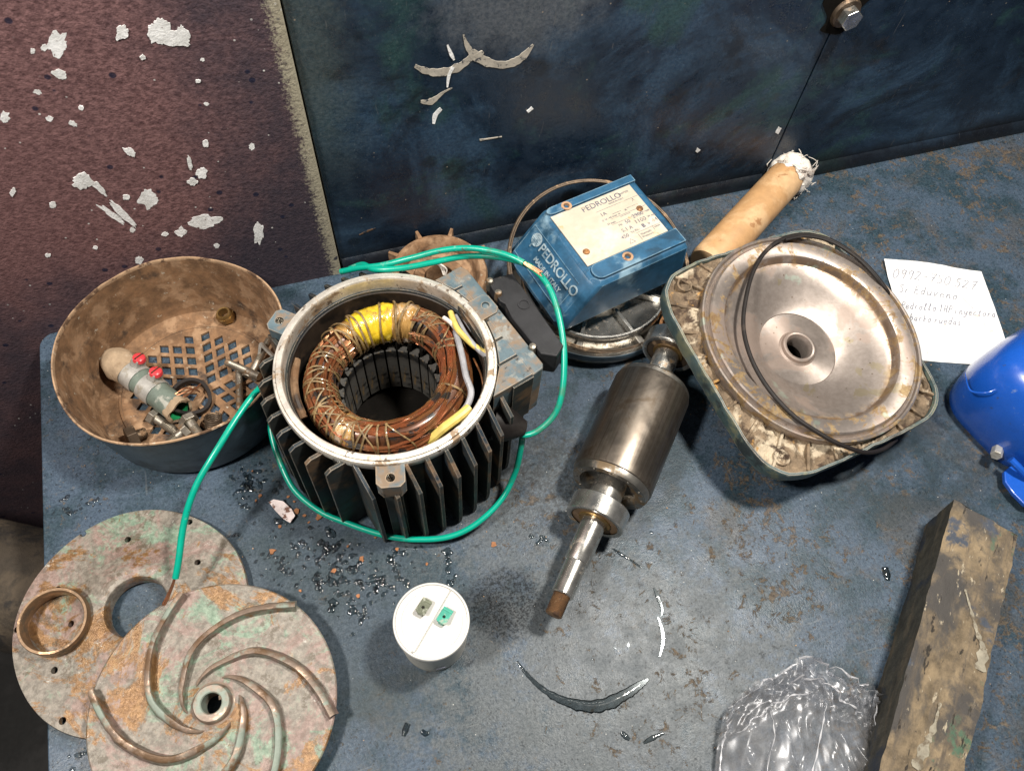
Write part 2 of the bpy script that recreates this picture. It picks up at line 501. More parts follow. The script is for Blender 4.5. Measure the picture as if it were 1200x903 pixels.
M['lamination'] = layered('oily_stator_lamination', (.145, .138, .125), [((.33, .22, .10), 120, .58, .68, .6, .6, (1, 1, .2)), ((.02, .02, .02), 60, .50, .60, .5, .3)], .45, .45, bump=(500, .3, .0005))
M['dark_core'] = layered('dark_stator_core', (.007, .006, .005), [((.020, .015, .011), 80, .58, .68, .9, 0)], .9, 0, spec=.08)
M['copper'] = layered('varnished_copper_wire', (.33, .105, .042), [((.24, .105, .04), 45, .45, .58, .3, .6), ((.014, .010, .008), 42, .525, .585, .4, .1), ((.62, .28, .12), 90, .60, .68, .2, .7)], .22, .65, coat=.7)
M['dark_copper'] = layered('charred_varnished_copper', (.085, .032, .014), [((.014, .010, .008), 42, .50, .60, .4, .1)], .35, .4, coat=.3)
M['inner_wall'] = layered('oily_brown_inner_wall', (.040, .028, .020), [((.10, .065, .04), 40, .54, .66, .6, 0), ((.012, .010, .009), 30, .5, .62, .5, 0)], .5, spec=.3)
M['cord'] = layered('tan_lacing_cord', (.24, .16, .07), [((.11, .07, .03), 200, .45, .6, .6, 0)], .5, coat=.3, bump=(900, .5, .0004))
M['yellow_tape'] = layered('varnished_yellow_tape', (.66, .45, .025), [((.26, .14, .035), 60, .56, .66, .3, 0), ((.78, .62, .12), 90, .60, .68, .2, 0)], .2, coat=.7, bump=(150, .6, .0012))
M['amber_tape'] = layered('varnished_amber_tape', (.42, .24, .075), [((.55, .42, .30), 70, .52, .62, .2, 0), ((.14, .07, .03), 70, .58, .66, .4, 0)], .2, coat=.8, bump=(150, .6, .0012))
M['grey_sleeve'] = layered('grey_cable_sleeve', (.27, .27, .285), [((.16, .14, .12), 90, .58, .68, .6, 0)], .42)
M['yellow_wire'] = layered('dirty_yellow_wire', (.60, .46, .12), [((.28, .18, .06), 90, .58, .68, .6, 0)], .45)
M['green'] = layered('green_cable_insulation', (.0, .30, .205), [((.04, .17, .10), 45, .54, .70, .5, 0), ((.12, .36, .27), 70, .60, .68, .4, 0), ((.05, .07, .05), 140, .63, .70, .6, 0)], .30, bump=(120, .08, .0006), fine=.08)
M['bare_copper'] = layered('bare_copper_strand', (.42, .20, .11), [((.20, .10, .05), 150, .5, .6, .6, .7)], .4, .9)
M['steel'] = layered('bright_steel', (.58, .56, .52), [((.30, .20, .11), 70, .60, .70, .6, .4), ((.22, .2, .18), 120, .58, .68, .45, .85)], .25, .92, bump=(400, .1, .0004))
M['dark_steel'] = layered('dull_dark_steel', (.30, .28, .25), [((.17, .12, .07), 60, .52, .64, .6, .6), ((.1, .09, .08), 80, .58, .68, .5, .8)], .36, .95, bump=(300, .15, .0005))
M['bronze_ring'] = layered('worn_bronze', (.20, .125, .07), [((.42, .27, .16), 70, .52, .62, .35, .8), ((.10, .07, .045), 60, .54, .66, .7, .1)], .5, .45, bump=(260, .4, .0007))
M['wood'] = layered('pale_bare_wood', (.46, .265, .12), [((.56, .36, .19), 30, .48, .62, .6, 0, (1, 1, .12)), ((.30, .15, .06), 60, .61, .70, .7, 0, (1, 1, .2))], .55, bump=(120, .2, .0008), fine=.12)
M['gauze'] = layered('frayed_white_gauze', (.66, .61, .55), [((.38, .31, .26), 90, .52, .64, .9, 0)], .9, bump=(300, .8, .0012))
M['flange_side'] = layered('dull_green_blue_casting', (.050, .082, .084), [((.13, .14, .09), 50, .52, .64, .7, 0), ((.02, .028, .03), 40, .55, .66, .6, 0)], .5, bump=(200, .5, .001), edge=((.45, .40, .33), .0012, .6, .3))
M['flange_crust'] = layered('crusty_scaled_iron', (.19, .135, .085), [((.52, .43, .31), 44, .50, .60, .9, 0), ((.060, .036, .022), 60, .53, .61, .8, 0), ((.42, .23, .07), 80, .60, .68, .9, 0)], .8, bump=(150, 1.0, .003), fine=.5)
M['paper'] = layered('white_note_paper', (.76, .76, .75), [((.58, .49, .43), 60, .60, .68, .9, 0), ((.68, .67, .66), 30, .5, .62, .9, 0)], .8, fine=.03)
M['ink'] = layered('pencil_ink', (.24, .24, .28), [], .6, fine=.1)
M['new_blue'] = layered('glossy_new_blue_paint', (.010, .085, .44), [((.01, .055, .27), 20, .56, .70, .3, 0), ((.10, .17, .42), 120, .64, .70, .5, 0), ((.03, .05, .12), 160, .66, .70, .6, 0)], .27, coat=.5, fine=.06, bump=(60, .1, .001))
M['cover_blue'] = layered('weathered_blue_plastic', (.024, .092, .172), [((.17, .27, .34), 34, .56, .70, .5, 0), ((.014, .05, .09), 30, .54, .66, .4, 0), ((.36, .38, .36), 110, .66, .72, .6, 0)], .36, bump=(160, .15, .0006), edge=((.20, .32, .40), .0015, .45, 0))
M['letter_grey'] = layered('dusty_raised_lettering', (.30, .38, .42), [((.10, .17, .22), 150, .5, .62, .6, 0)], .6)
M['plate_cream'] = layered('yellowed_aluminium_nameplate', (.52, .46, .365), [((.60, .54, .45), 40, .46, .60, .5, .1), ((.50, .33, .15), 60, .64, .72, .7, 0)], .45, .1, fine=.06)
M['plate_ink'] = layered('faded_plate_print', (.09, .09, .13), [((.50, .41, .28), 90, .52, .62, .6, 0)], .6)
M['rivet'] = layered('rusty_rivet', (.36, .17, .06), [((.12, .06, .03), 200, .5, .6, .8, .2)], .6, .4)
M['hole_rust'] = layered('rust_stained_hole', (.42, .25, .14), [((.2, .1, .05), 200, .5, .6, .8, 0)], .8)
M['cap_white'] = layered('white_plastic', (.56, .55, .52), [((.47, .44, .39), 50, .58, .72, .6, 0), ((.30, .28, .25), 140, .68, .72, .6, 0)], .32, fine=.03)
M['cap_side'] = layered('dull_white_plastic', (.55, .53, .47), [((.42, .38, .31), 70, .58, .70, .6, 0)], .38, fine=.06)
M['tab_dark'] = layered('tarnished_tab', (.13, .14, .10), [((.30, .31, .25), 200, .5, .6, .4, .6)], .45, .6)
M['tab_green'] = layered('verdigris_tab', (.05, .33, .24), [((.30, .34, .28), 160, .5, .62, .5, .4)], .5, .3)
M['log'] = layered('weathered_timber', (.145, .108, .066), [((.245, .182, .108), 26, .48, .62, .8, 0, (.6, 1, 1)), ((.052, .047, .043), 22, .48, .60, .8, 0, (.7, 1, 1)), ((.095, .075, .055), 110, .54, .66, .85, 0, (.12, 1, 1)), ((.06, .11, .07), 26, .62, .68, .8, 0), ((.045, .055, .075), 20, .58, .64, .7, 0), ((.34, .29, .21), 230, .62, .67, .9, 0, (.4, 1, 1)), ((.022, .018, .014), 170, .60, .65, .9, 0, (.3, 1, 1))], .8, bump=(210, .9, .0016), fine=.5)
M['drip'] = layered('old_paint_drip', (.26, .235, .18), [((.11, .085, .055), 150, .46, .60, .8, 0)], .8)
M['timber_shaded'] = layered('shaded_timber_side', (.060, .055, .040), [((.14, .11, .07), 40, .52, .64, .8, 0, (.15, 1, 1)), ((.022, .03, .045), 24, .5, .62, .7, 0)], .75, bump=(150, .9, .002), fine=.5)  # darker copy of the timber: shade on the sides put into the colour
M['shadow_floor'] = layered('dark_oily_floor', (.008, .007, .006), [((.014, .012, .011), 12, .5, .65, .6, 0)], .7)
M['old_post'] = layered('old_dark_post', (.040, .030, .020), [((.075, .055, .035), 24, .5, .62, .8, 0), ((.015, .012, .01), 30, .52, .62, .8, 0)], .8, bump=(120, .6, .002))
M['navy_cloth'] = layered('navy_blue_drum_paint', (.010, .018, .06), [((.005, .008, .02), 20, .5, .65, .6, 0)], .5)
M['red'] = layered('red_plastic', (.58, .045, .055), [((.35, .03, .03), 150, .58, .68, .4, 0)], .3, fine=.1)
M['band'] = layered('zinc_band', (.46, .45, .42), [((.30, .27, .22), 90, .52, .64, .5, .4)], .4, .5)
M['pipe_grey'] = layered('grey_green_plastic', (.12, .15, .125), [((.30, .30, .26), 90, .55, .65, .7, 0)], .5)
M['pipe_green'] = layered('green_plastic_bore', (.015, .25, .085), [], .35)
M['clay'] = layered('brown_dried_putty', (.33, .24, .155), [((.22, .15, .09), 60, .52, .64, .9, 0), ((.45, .36, .26), 90, .6, .7, .9, 0)], .85, bump=(160, .5, .001))
M['bolt'] = layered('greasy_steel_bolt', (.34, .31, .26), [((.17, .10, .05), 110, .50, .62, .7, .4), ((.55, .5, .42), 130, .62, .7, .3, 1)], .4, .85, bump=(500, .2, .0004))
M['dark_bolt'] = layered('dark_rusty_bolt', (.085, .06, .04), [((.30, .2, .12), 130, .55, .65, .6, .5)], .5, .6, bump=(500, .3, .0005))
M['dark_bolt2'] = layered('rusty_brown_thread', (.20, .115, .06), [((.09, .05, .03), 130, .5, .6, .8, .3), ((.36, .24, .14), 130, .6, .68, .6, .5)], .5, .5)
M['brass'] = layered('dirty_brass', (.30, .19, .07), [((.12, .07, .03), 130, .5, .6, .6, .4)], .4, .8)
M['flake'] = layered('peeled_paint_flake', (.70, .60, .58), [((.16, .07, .045), 160, .54, .60, .7, 0)], .4)
M['rust_chip'] = layered('orange_rust_chip', (.30, .125, .05), [((.20, .09, .04), 160, .5, .6, .9, 0)], .8)

def patina(name, seed):
    k = NM(name)
    o = (seed * 1.3, seed * .7, 0)
    m1 = k.noise(24, 9, .74, .8, off=o); m2 = k.noise(28, 9, .76, .9, off=(o[0] + 3, 2, 1)); m3 = k.noise(19, 9, .74, .9, off=(o[0] + 6, 5, 2))
    f = k.ramp(k.noise(300, 6, .7), .28, .72)
    c = k.mix(f, (.115, .100, .080), (.265, .235, .195))
    c = k.mix(k.ramp(m1, .48, .56, 0, .85), c, k.mix(f, (.155, .10, .08), (.30, .205, .178)))
    c = k.mix(k.ramp(m2, .51, .59, 0, .85), c, k.mix(f, (.085, .150, .098), (.235, .325, .240)))
    c = k.mix(k.ramp(m3, .525, .565, 0, .9), c, k.mix(f, (.125, .058, .018), (.27, .145, .052)))
    c = k.mix(k.ramp(k.noise(70, 8, .75, off=(9, o[0], 0)), .56, .62, 0, .75), c, (.085, .065, .042))
    c = k.mix(k.ramp(k.noise(110, 8, .8, off=(4, o[0], 7)), .62, .68, 0, .8), c, (.50, .49, .44))
    rg = k.mixf(k.ramp(m3, .5, .6), .40, .28)
    k.bump(k.math('ADD', k.noise(170, 7, .75), k.math('MULTIPLY', m3, .8)), .55, .0014)
    return k.out(c, rg, k.mixf(k.ramp(m3, .52, .6), .1, .35), .5)
M['patina'] = patina('patinated_bronze', 0)
M['patina2'] = patina('patinated_bronze_casting', 4)
M['vane_top'] = layered('rubbed_copper_vane', (.235, .175, .135), [((.52, .37, .27), 60, .50, .60, .3, .6), ((.15, .09, .05), 50, .50, .60, .5, .2), ((.23, .27, .225), 40, .51, .60, .6, 0)], .42, .25, bump=(220, .5, .001))

def stainless():
    k = NM('stained_stainless_dish')
    d = k.dist((0, 0, 0)); m = k.noise(26, 6, .55, .5); m2 = k.noise(30, 5, .5, .4, off=(4, 1, 5)); f = k.ramp(k.noise(260, 5, .7), .3, .7)
    c = k.mix(f, (.30, .255, .225), (.375, .322, .288))
    c = k.mix(k.ramp(m, .54, .57, 0, .55), c, (.33, .245, .20))
    c = k.mix(k.ramp(m2, .62, .635, 0, .6), c, (.30, .25, .145))
    ring = k.mul(k.ramp(d, .059, .067), k.ramp(k.noise(60, 8, .75, .6), .505, .565, 0, .85))
    c = k.mix(ring, c, k.mix(f, (.16, .085, .028), (.36, .25, .11)))
    edge = k.mul(k.math('SUBTRACT', 1, k.math('ABSOLUTE', k.math('MULTIPLY', k.math('SUBTRACT', d, .0655), 330))), k.ramp(k.noise(40, 6, .7), .40, .55))
    c = k.mix(k.ramp(edge, 0, .8, 0, .7), c, (.17, .10, .05))
    c = k.mix(k.ramp(k.noise(30, 5, .6, off=(8, 3, 0)), .62, .67, 0, .55), c, (.42, .52, .43))
    c = k.mix(k.ramp(k.vor(110), .09, .05, 0, .8), c, (.14, .095, .06))
    rg = k.mixf(k.ramp(m, .45, .6), .40, .52)
    rg = k.mixf(ring, rg, .7)
    k.bump(k.noise(200, 5, .7), .10, .0004)
    tg = k.n('ShaderNodeTangent', direction_type='RADIAL', axis='Z')
    k.set(k.b.inputs['Tangent'], tg.outputs[0])
    k.b.inputs['Anisotropic'].default_value = .75
    return k.out(c, rg, k.mixf(ring, k.mixf(k.ramp(m, .5, .6), .66, .45), .2), .5)
M['stainless'] = stainless()

def rotor_mat():
    k = NM('rusty_rotor_laminations')
    rings = k.noise(70, 3, .6, stretch=(.1, .1, 14)); m = k.noise(32, 7, .7, .4); f = k.noise(300, 5, .7, stretch=(1, 1, .12))
    c = k.mix(k.ramp(f, .2, .8), (.180, .152, .124), (.240, .205, .170))
    c = k.mix(k.ramp(rings, .4, .62, 0, .5), c, (.11, .085, .062))
    c = k.mix(k.ramp(m, .54, .66, 0, .7), c, (.105, .072, .045))
    k.bump(rings, .15, .0004)
    return k.out(c, k.mixf(k.ramp(m, .4, .6), .30, .42), .92, .5)
M['rotor'] = rotor_mat()

def water(rough=.11, tint=(.78, .81, .82, 1)):
    k = NM('clear_water')
    gl = k.n('ShaderNodeBsdfGlossy'); gl.inputs['Roughness'].default_value = rough
    tr = k.n('ShaderNodeBsdfTransparent'); tr.inputs['Color'].default_value = tint
    fr = k.n('ShaderNodeFresnel'); fr.inputs['IOR'].default_value = 1.5
    mx = k.n('ShaderNodeMixShader')
    k.set(mx.inputs[0], fr.outputs[0]); k.set(mx.inputs[1], tr.outputs[0]); k.set(mx.inputs[2], gl.outputs[0])
    out = [x for x in k.nt.nodes if x.type == 'OUTPUT_MATERIAL'][0]
    k.set(out.inputs['Surface'], mx.outputs[0])
    return k.m
M['water'] = water()
M['water_streak'] = water(.10, (.70, .73, .74, 1))
def film():
    k = NM('clear_plastic_film')
    gl = k.n('ShaderNodeBsdfGlossy'); gl.inputs['Roughness'].default_value = .24; gl.inputs['Color'].default_value = (.97, .97, 1, 1)
    tr = k.n('ShaderNodeBsdfTransparent'); tr.inputs['Color'].default_value = (.975, .975, .98, 1)
    df = k.n('ShaderNodeBsdfDiffuse'); df.inputs['Color'].default_value = (.80, .80, .82, 1)  # milky white stands in for bright surroundings reflected in the film
    fr = k.n('ShaderNodeFresnel'); fr.inputs['IOR'].default_value = 1.5
    m0 = k.n('ShaderNodeMixShader'); m0.inputs[0].default_value = .075
    k.set(m0.inputs[1], tr.outputs[0]); k.set(m0.inputs[2], df.outputs[0])
    mx = k.n('ShaderNodeMixShader')
    k.set(mx.inputs[0], k.math('MINIMUM', k.math('MULTIPLY', fr.outputs[0], .95), .6)); k.set(mx.inputs[1], m0.outputs[0]); k.set(mx.inputs[2], gl.outputs[0])
    out = [x for x in k.nt.nodes if x.type == 'OUTPUT_MATERIAL'][0]
    k.set(out.inputs['Surface'], mx.outputs[0])
    return k.m
M['film'] = film()
M['crease'] = film()
M['crease'].name = 'whitened_film_crease'
for _n in M['crease'].node_tree.nodes:
    if _n.type == 'MIX_SHADER' and not _n.inputs[0].is_linked: _n.inputs[0].default_value = .42

# ================================================================== THE SETTING
def build_setting():
    g = G()
    x0, x1, y0, y1, rc = -.228, .9, -.45, .4105, .012
    poly = [(x0, y0), (x1, y0), (x1, y1)] + [(x0 + rc + rc * math.cos(a), y1 - rc + rc * math.sin(a)) for a in [R(90 + 15 * i) for i in range(7)]]
    g.prism(poly, -.022, 0)
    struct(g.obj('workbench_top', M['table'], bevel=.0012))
    # wall: maroon slab to the left, two navy plates to the right with an open seam between them
    root = bpy.data.objects.new('back_wall', None); col.objects.link(root); struct(root)
    root.location = (0, WALL_Y, 0)
    g = G(); g.box((-.35 + .0068, .018, .10), (.70, .045, 1.3)); g.obj('maroon_panel', M['maroon'], root, bevel=.0032, seg=4)
    g = G(); g.box((.2 + .002, .022, .10), (.3885, .044, 1.3)); g.obj('navy_panel', M['navy'], root, bevel=.0008)
    g = G(); g.box((.70 + .0005, .022, .10), (.6065, .044, 1.3)); g.obj('navy_panel', M['navy'], root, bevel=.0008)
    g = G(); g.box((.2, .0465, .1), (1.8, .004, 1.3)); g.obj('backing_sheet', M['dark_core'], root)
    # rounded toe of the plates along the bench
    g = G(); g.tube([(.009, .0075, .003), (.30, .0070, .004), (.393, .0075, .003)], .0125, 16); g.obj('toe_weld', M['navy'], root)
    g = G(); g.tube([(.400, .0075, .003), (.95, .0070, .003)], .0125, 16); g.obj('toe_weld', M['navy'], root)
    # white paint splashes on the maroon side: px centre, half width, half height, slant
    spl = [(68, 52, 12, 14, 0), (52, 56, 4, 4, 0), (38, 60, 3, 3, 0), (70, 87, 9, 5, .3), (186, 36, 13, 14, 0), (201, 45, 18, 9, .1), (215, 42, 7, 12, -.3), (143, 38, 7, 9, .3), (167, 67, 3, 3, 0),
           (44, 108, 5, 3, .3), (5, 137, 6, 6, .4), (58, 139, 4, 3, 0), (86, 145, 5, 3, .5), (95, 126, 3, 3, 0), (152, 178, 8, 4, .6), (97, 213, 11, 10, 0), (116, 220, 13, 3.2, .75), (143, 249, 22, 3.4, .78), (131, 251, 19, 3, .62),
           (174, 233, 11, 11, 0), (240, 260, 17, 8, -.1), (212, 272, 6, 5, -.4), (303, 274, 6, 12, .1), (241, 168, 4, 4, 0), (236, 203, 6, 6, 0), (226, 213, 6, 4, .2), (222, 190, 2.5, 8, -.2), (295, 172, 3.5, 4, 0), (163, 305, 5, 4, 0),
           (254, 288, 3, 3, 0), (62, 240, 4, 4, -.5), (56, 299, 3, 2.5, 0), (193, 274, 4, 2.5, 0), (148, 231, 4, 3, 0), (15, 225, 3, 5, .5), (232, 95, 3, 2, 0), (242, 122, 3, 2, .3), (237, 70, 2.5, 2, 0), (155, 269, 3, 3, 0), (112, 290, 3, 2, 0)]
    for i, (cx, cy, hw, hh, sl) in enumerate(spl):
        g = G()
        y = WALL_Y - .0045
        pts = []
        n = 44
        for j in range(n):
            a = 2 * PI * j / n
            rr = 1 + .42 * mnoise.noise(Vector((math.cos(a) * 1.7 + i * 7, math.sin(a) * 1.7, i * 3.1))) + .20 * mnoise.noise(Vector((math.cos(a) * 5, math.sin(a) * 5 + i, 4))) + .14 * mnoise.noise(Vector((math.cos(a) * 12, math.sin(a) * 12 + i, 7)))
            u, v = hw * rr * math.cos(a), hh * rr * math.sin(a)
            q = PW(cx + u * math.cos(sl) - v * math.sin(sl), cy + u * math.sin(sl) + v * math.cos(sl), y)
            pts.append((q.x, q.z))
        Mx = Matrix(((1, 0, 0, 0), (0, 0, -1, -.0045), (0, 1, 0, 0), (0, 0, 0, 1)))
        g.prism(pts, -.0012, .0001 + .00005 * (i % 9), Mx)
        g.obj('paint_splash', M['white_paint'], root)
    # worn brush mark and small chips on the navy side
    lay = [0]
    def mark(pts, ws, mt, name='paint_mark'):
        g = G(); L = []; Rr = []; lay[0] += 1; yy = -.0003 - .00006 * (lay[0] % 7) - (.0048 if pts[0][0] < 300 else 0)
        pp = spline([(p[0], p[1], 0) for p in pts], 6)
        m = len(pp)
        for i, p in enumerate(pp):
            t = (pp[min(i + 1, m - 1)] - pp[max(i - 1, 0)]).normalized()
            f = i / (m - 1) * (len(ws) - 1); k = min(int(f), len(ws) - 2); w = ws[k] + (ws[k + 1] - ws[k]) * (f - k)
            w *= 1 + .30 * nz((p.x, p.y, 0), .13, 3) + .2 * nz((p.x, p.y, 0), .45, 5)
            nn = Vector((-t.y, t.x, 0)) * w
            a = PW(p.x + nn.x, p.y + nn.y); b = PW(p.x - nn.x, p.y - nn.y)
            L.append((a.x, a.z)); Rr.append((b.x, b.z))
        n = len(L)
        vs = [(q[0], yy, q[1]) for q in L] + [(q[0], yy, q[1]) for q in Rr] + [(q[0], .001, q[1]) for q in L] + [(q[0], .001, q[1]) for q in Rr]
        fs = [(i, i + 1, n + i + 1, n + i) for i in range(n - 1)] + [(i, 2 * n + i, 2 * n + i + 1, i + 1) for i in range(n - 1)] + [(n + i, n + i + 1, 3 * n + i + 1, 3 * n + i) for i in range(n - 1)]
        g.add(vs, fs)
        g.obj(name, mt, root)
    mark([(486, 77), (496, 82), (510, 85), (526, 83), (540, 77), (551, 68), (556, 62)], [2, 3.5, 4.2, 4.2, 4, 3.5, 2], M['beige_paint'])
    mark([(552, 62), (560, 67), (572, 73), (588, 76), (602, 73), (614, 65), (625, 52)], [4.5, 5.5, 4.5, 4, 4, 3.5, 1], M['beige_paint'])
    mark([(543, 40), (546, 50), (550, 58), (556, 66)], [.8, 2.4, 3.4, 4], M['beige_paint'])
    mark([(566, 60), (562, 64), (558, 68)], [1.2, 3, 4], M['beige_paint'])
    mark([(524, 52), (528, 62), (532, 70)], [1, 2.2, 1.5], M['white_paint'])
    mark([(531, 78), (526, 88), (524, 102)], [1.5, 2, .8], M['white_paint'])
    mark([(493, 119), (505, 119), (520, 108), (530, 103)], [1.5, 3.5, 1, .4], M['beige_paint'])
    mark([(517, 127), (510, 135), (508, 145)], [1.5, 3, 1.2], M['white_paint'])
    mark([(618, 131), (624, 126)], [1.5, 1.5], M['white_paint'])
    mark([(562, 164), (575, 162), (588, 160)], [1.1, .5, .4], M['beige_paint'])
    mark([(910, 156), (914, 149)], [1.6, 2.2], M['white_paint'])
    mark([(816, 178), (819, 174)], [1.2, 1.8], M['white_paint'])
    mark([(544, 278), (560, 274), (578, 269), (598, 264)], [.4, .7, .5, .3], M['rust_mark'])
    mark([(421, 275), (430, 271), (440, 267)], [.4, .8, .4], M['rust_mark'])
    # bolt on the wall over the seam, in a dark chipped patch
    b = PW(990, 14, WALL_Y)
    bo = thing('wall_bolt', 'grey hex bolt head in a dark chipped patch high on the navy wall', 'bolt', (b.x, WALL_Y, b.z))
    Mx = Matrix(((1, 0, 0, 0), (0, 0, -1, 0), (0, 1, 0, 0), (0, 0, 0, 1)))
    g = G()
    g.prism([(.017 * (1 + .25 * math.sin(3.1 * a) + .15 * math.sin(5 * a)) * math.cos(a) - .003, .024 * (1 + .15 * math.sin(2.3 * a + 1)) * math.sin(a) + .004) for a in [2 * PI * i / 28 for i in range(28)]], -.001, .0007, Mx)
    g.obj('chipped_patch', M['dark_core'], bo)
    g = G(); g.lathe([(0, .0035), (.0105, .0035), (.0115, .002), (.0115, -.001)], 32, Mx); g.obj('washer', M['dark_bolt'], bo)
    g = G(); g.prism(circle(.0082, 6, ph=.3), .0035, .0115, Mx); g.obj('hex_head', M['steel'], bo, bevel=.0008)
    # what shows past the left edge of the bench
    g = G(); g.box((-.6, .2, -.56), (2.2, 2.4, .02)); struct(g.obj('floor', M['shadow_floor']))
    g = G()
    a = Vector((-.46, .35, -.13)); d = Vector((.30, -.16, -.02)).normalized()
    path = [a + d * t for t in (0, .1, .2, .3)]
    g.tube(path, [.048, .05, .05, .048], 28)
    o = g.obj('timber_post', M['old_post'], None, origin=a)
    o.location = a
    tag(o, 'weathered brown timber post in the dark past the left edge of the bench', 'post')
    c = Vector((-.40, .02, -.20))
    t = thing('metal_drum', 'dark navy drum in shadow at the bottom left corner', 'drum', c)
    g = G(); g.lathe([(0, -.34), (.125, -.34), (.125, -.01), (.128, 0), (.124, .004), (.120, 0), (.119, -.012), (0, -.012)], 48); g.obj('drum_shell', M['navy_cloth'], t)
    g = G(); g.lathe([(.125, -.11), (.129, -.115), (.125, -.12)], 48); g.obj('rolling_hoop', M['navy_cloth'], t)
build_setting()

# ================================================================== FAN COVER (the pan) AND ITS CONTENTS
PANC = Vector((-.117, .330, 0))
def build_pan():
    t = thing('fan_cover', 'upturned rusty blue fan cover like a pan with a diamond grille floor', 'fan cover', PANC)
    def wob(a, r, z):
        k = max(0, z) / .063
        return (.0012 * k * math.sin(2 * a + .6) + .0007 * k * math.sin(5 * a), .0012 * k * k * math.sin(3 * a + 1) + .0006 * k * k * mnoise.noise(Vector((math.cos(a) * 6, math.sin(a) * 6, 1))))
    g = G()
    g.cur = 0; g.lathe([(.0600, 0), (.0655, .0006), (.0690, .003), (.0706, .0075), (.0730, .035), (.0755, .0615)], 96, wob=wob)
    g.cur = 2; g.lathe([(.0755, .0615), (.0761, .0628), (.0757, .0637), (.0748, .0638), (.0743, .0628), (.0743, .0612)], 96, wob=wob)
    g.cur = 1; g.lathe([(.0743, .0612), (.0718, .035), (.0694, .0085), (.0680, .0045), (.0650, .0025), (.0600, .0020), (.0565, .0020), (.0558, .0030), (.0540, .0030)], 96, wob=wob)
    g.cur = 0; g.lathe([(.0540, .0030), (.0540, .0008), (.0560, 0), (.0600, 0)], 96, wob=wob)
    g.obj('shell', [M['pan_blue'], M['rust_brown'], M['rim_tan']], t)
    # five-fold grille of rhombic openings
    pc = Vector((.0045, -.0035))
    holes = []
    pitch, half = .0098, .0034
    for s in range(5):
        a1, a2 = R(18 + 72 * s), R(90 + 72 * s)
        e1 = Vector((math.cos(a1), math.sin(a1))); e2 = Vector((math.cos(a2), math.sin(a2)))
        for i in range(6):
            for j in range(6):
                c = pc + e1 * (pitch * (i + .5) + .0016) + e2 * (pitch * (j + .5) + .0016)
                if c.length > .0455: continue
                holes.append([(c + e1 * half * p + e2 * half * q)[:] for p, q in ((-1, -1), (1, -1), (1, 1), (-1, 1))])
    vs, fs = plate(circle(.0545, 72), holes, .0004, .0026)
    g = G(); g.add(vs, fs); g.obj('grille', M['rust_brown'], t, smooth=20)
build_pan()

def bolt(name, label, p0, p1, r, headr, mt, headh=.005, group='loose bolts in the fan cover', thread=True, head=True, hexn=6):
    """bolt lying from p0 (head end) to p1"""
    p0 = Vector(p0); p1 = Vector(p1)
    t = thing(name, label, 'bolt', p0, group=group)
    ax = (p1 - p0); L = ax.length
    Mx = zframe((0, 0, 0), ax)
    if head:
        g = G(); g.prism(circle(headr, hexn), 0, headh, Mx); g.obj('bolt_head', mt, t, bevel=.0005)
    h0 = headh if head else 0
    prof = [(0, h0)]
    z = h0
    prof.append((r, h0))
    ztop = L - .0008
    zt = h0 + (L - h0) * (.35 if thread else 1)
    prof.append((r, min(zt, ztop)))
    z = zt
    if thread:
        while z < ztop - .0012:
            prof += [(r * .86, z + .0005), (r * 1.0, z + .001)]
            z += .001
    prof += [(r * .75, L), (0, L)]
    g = G(); g.lathe(prof, 16, Mx); g.obj('shank', mt, t)
    return t

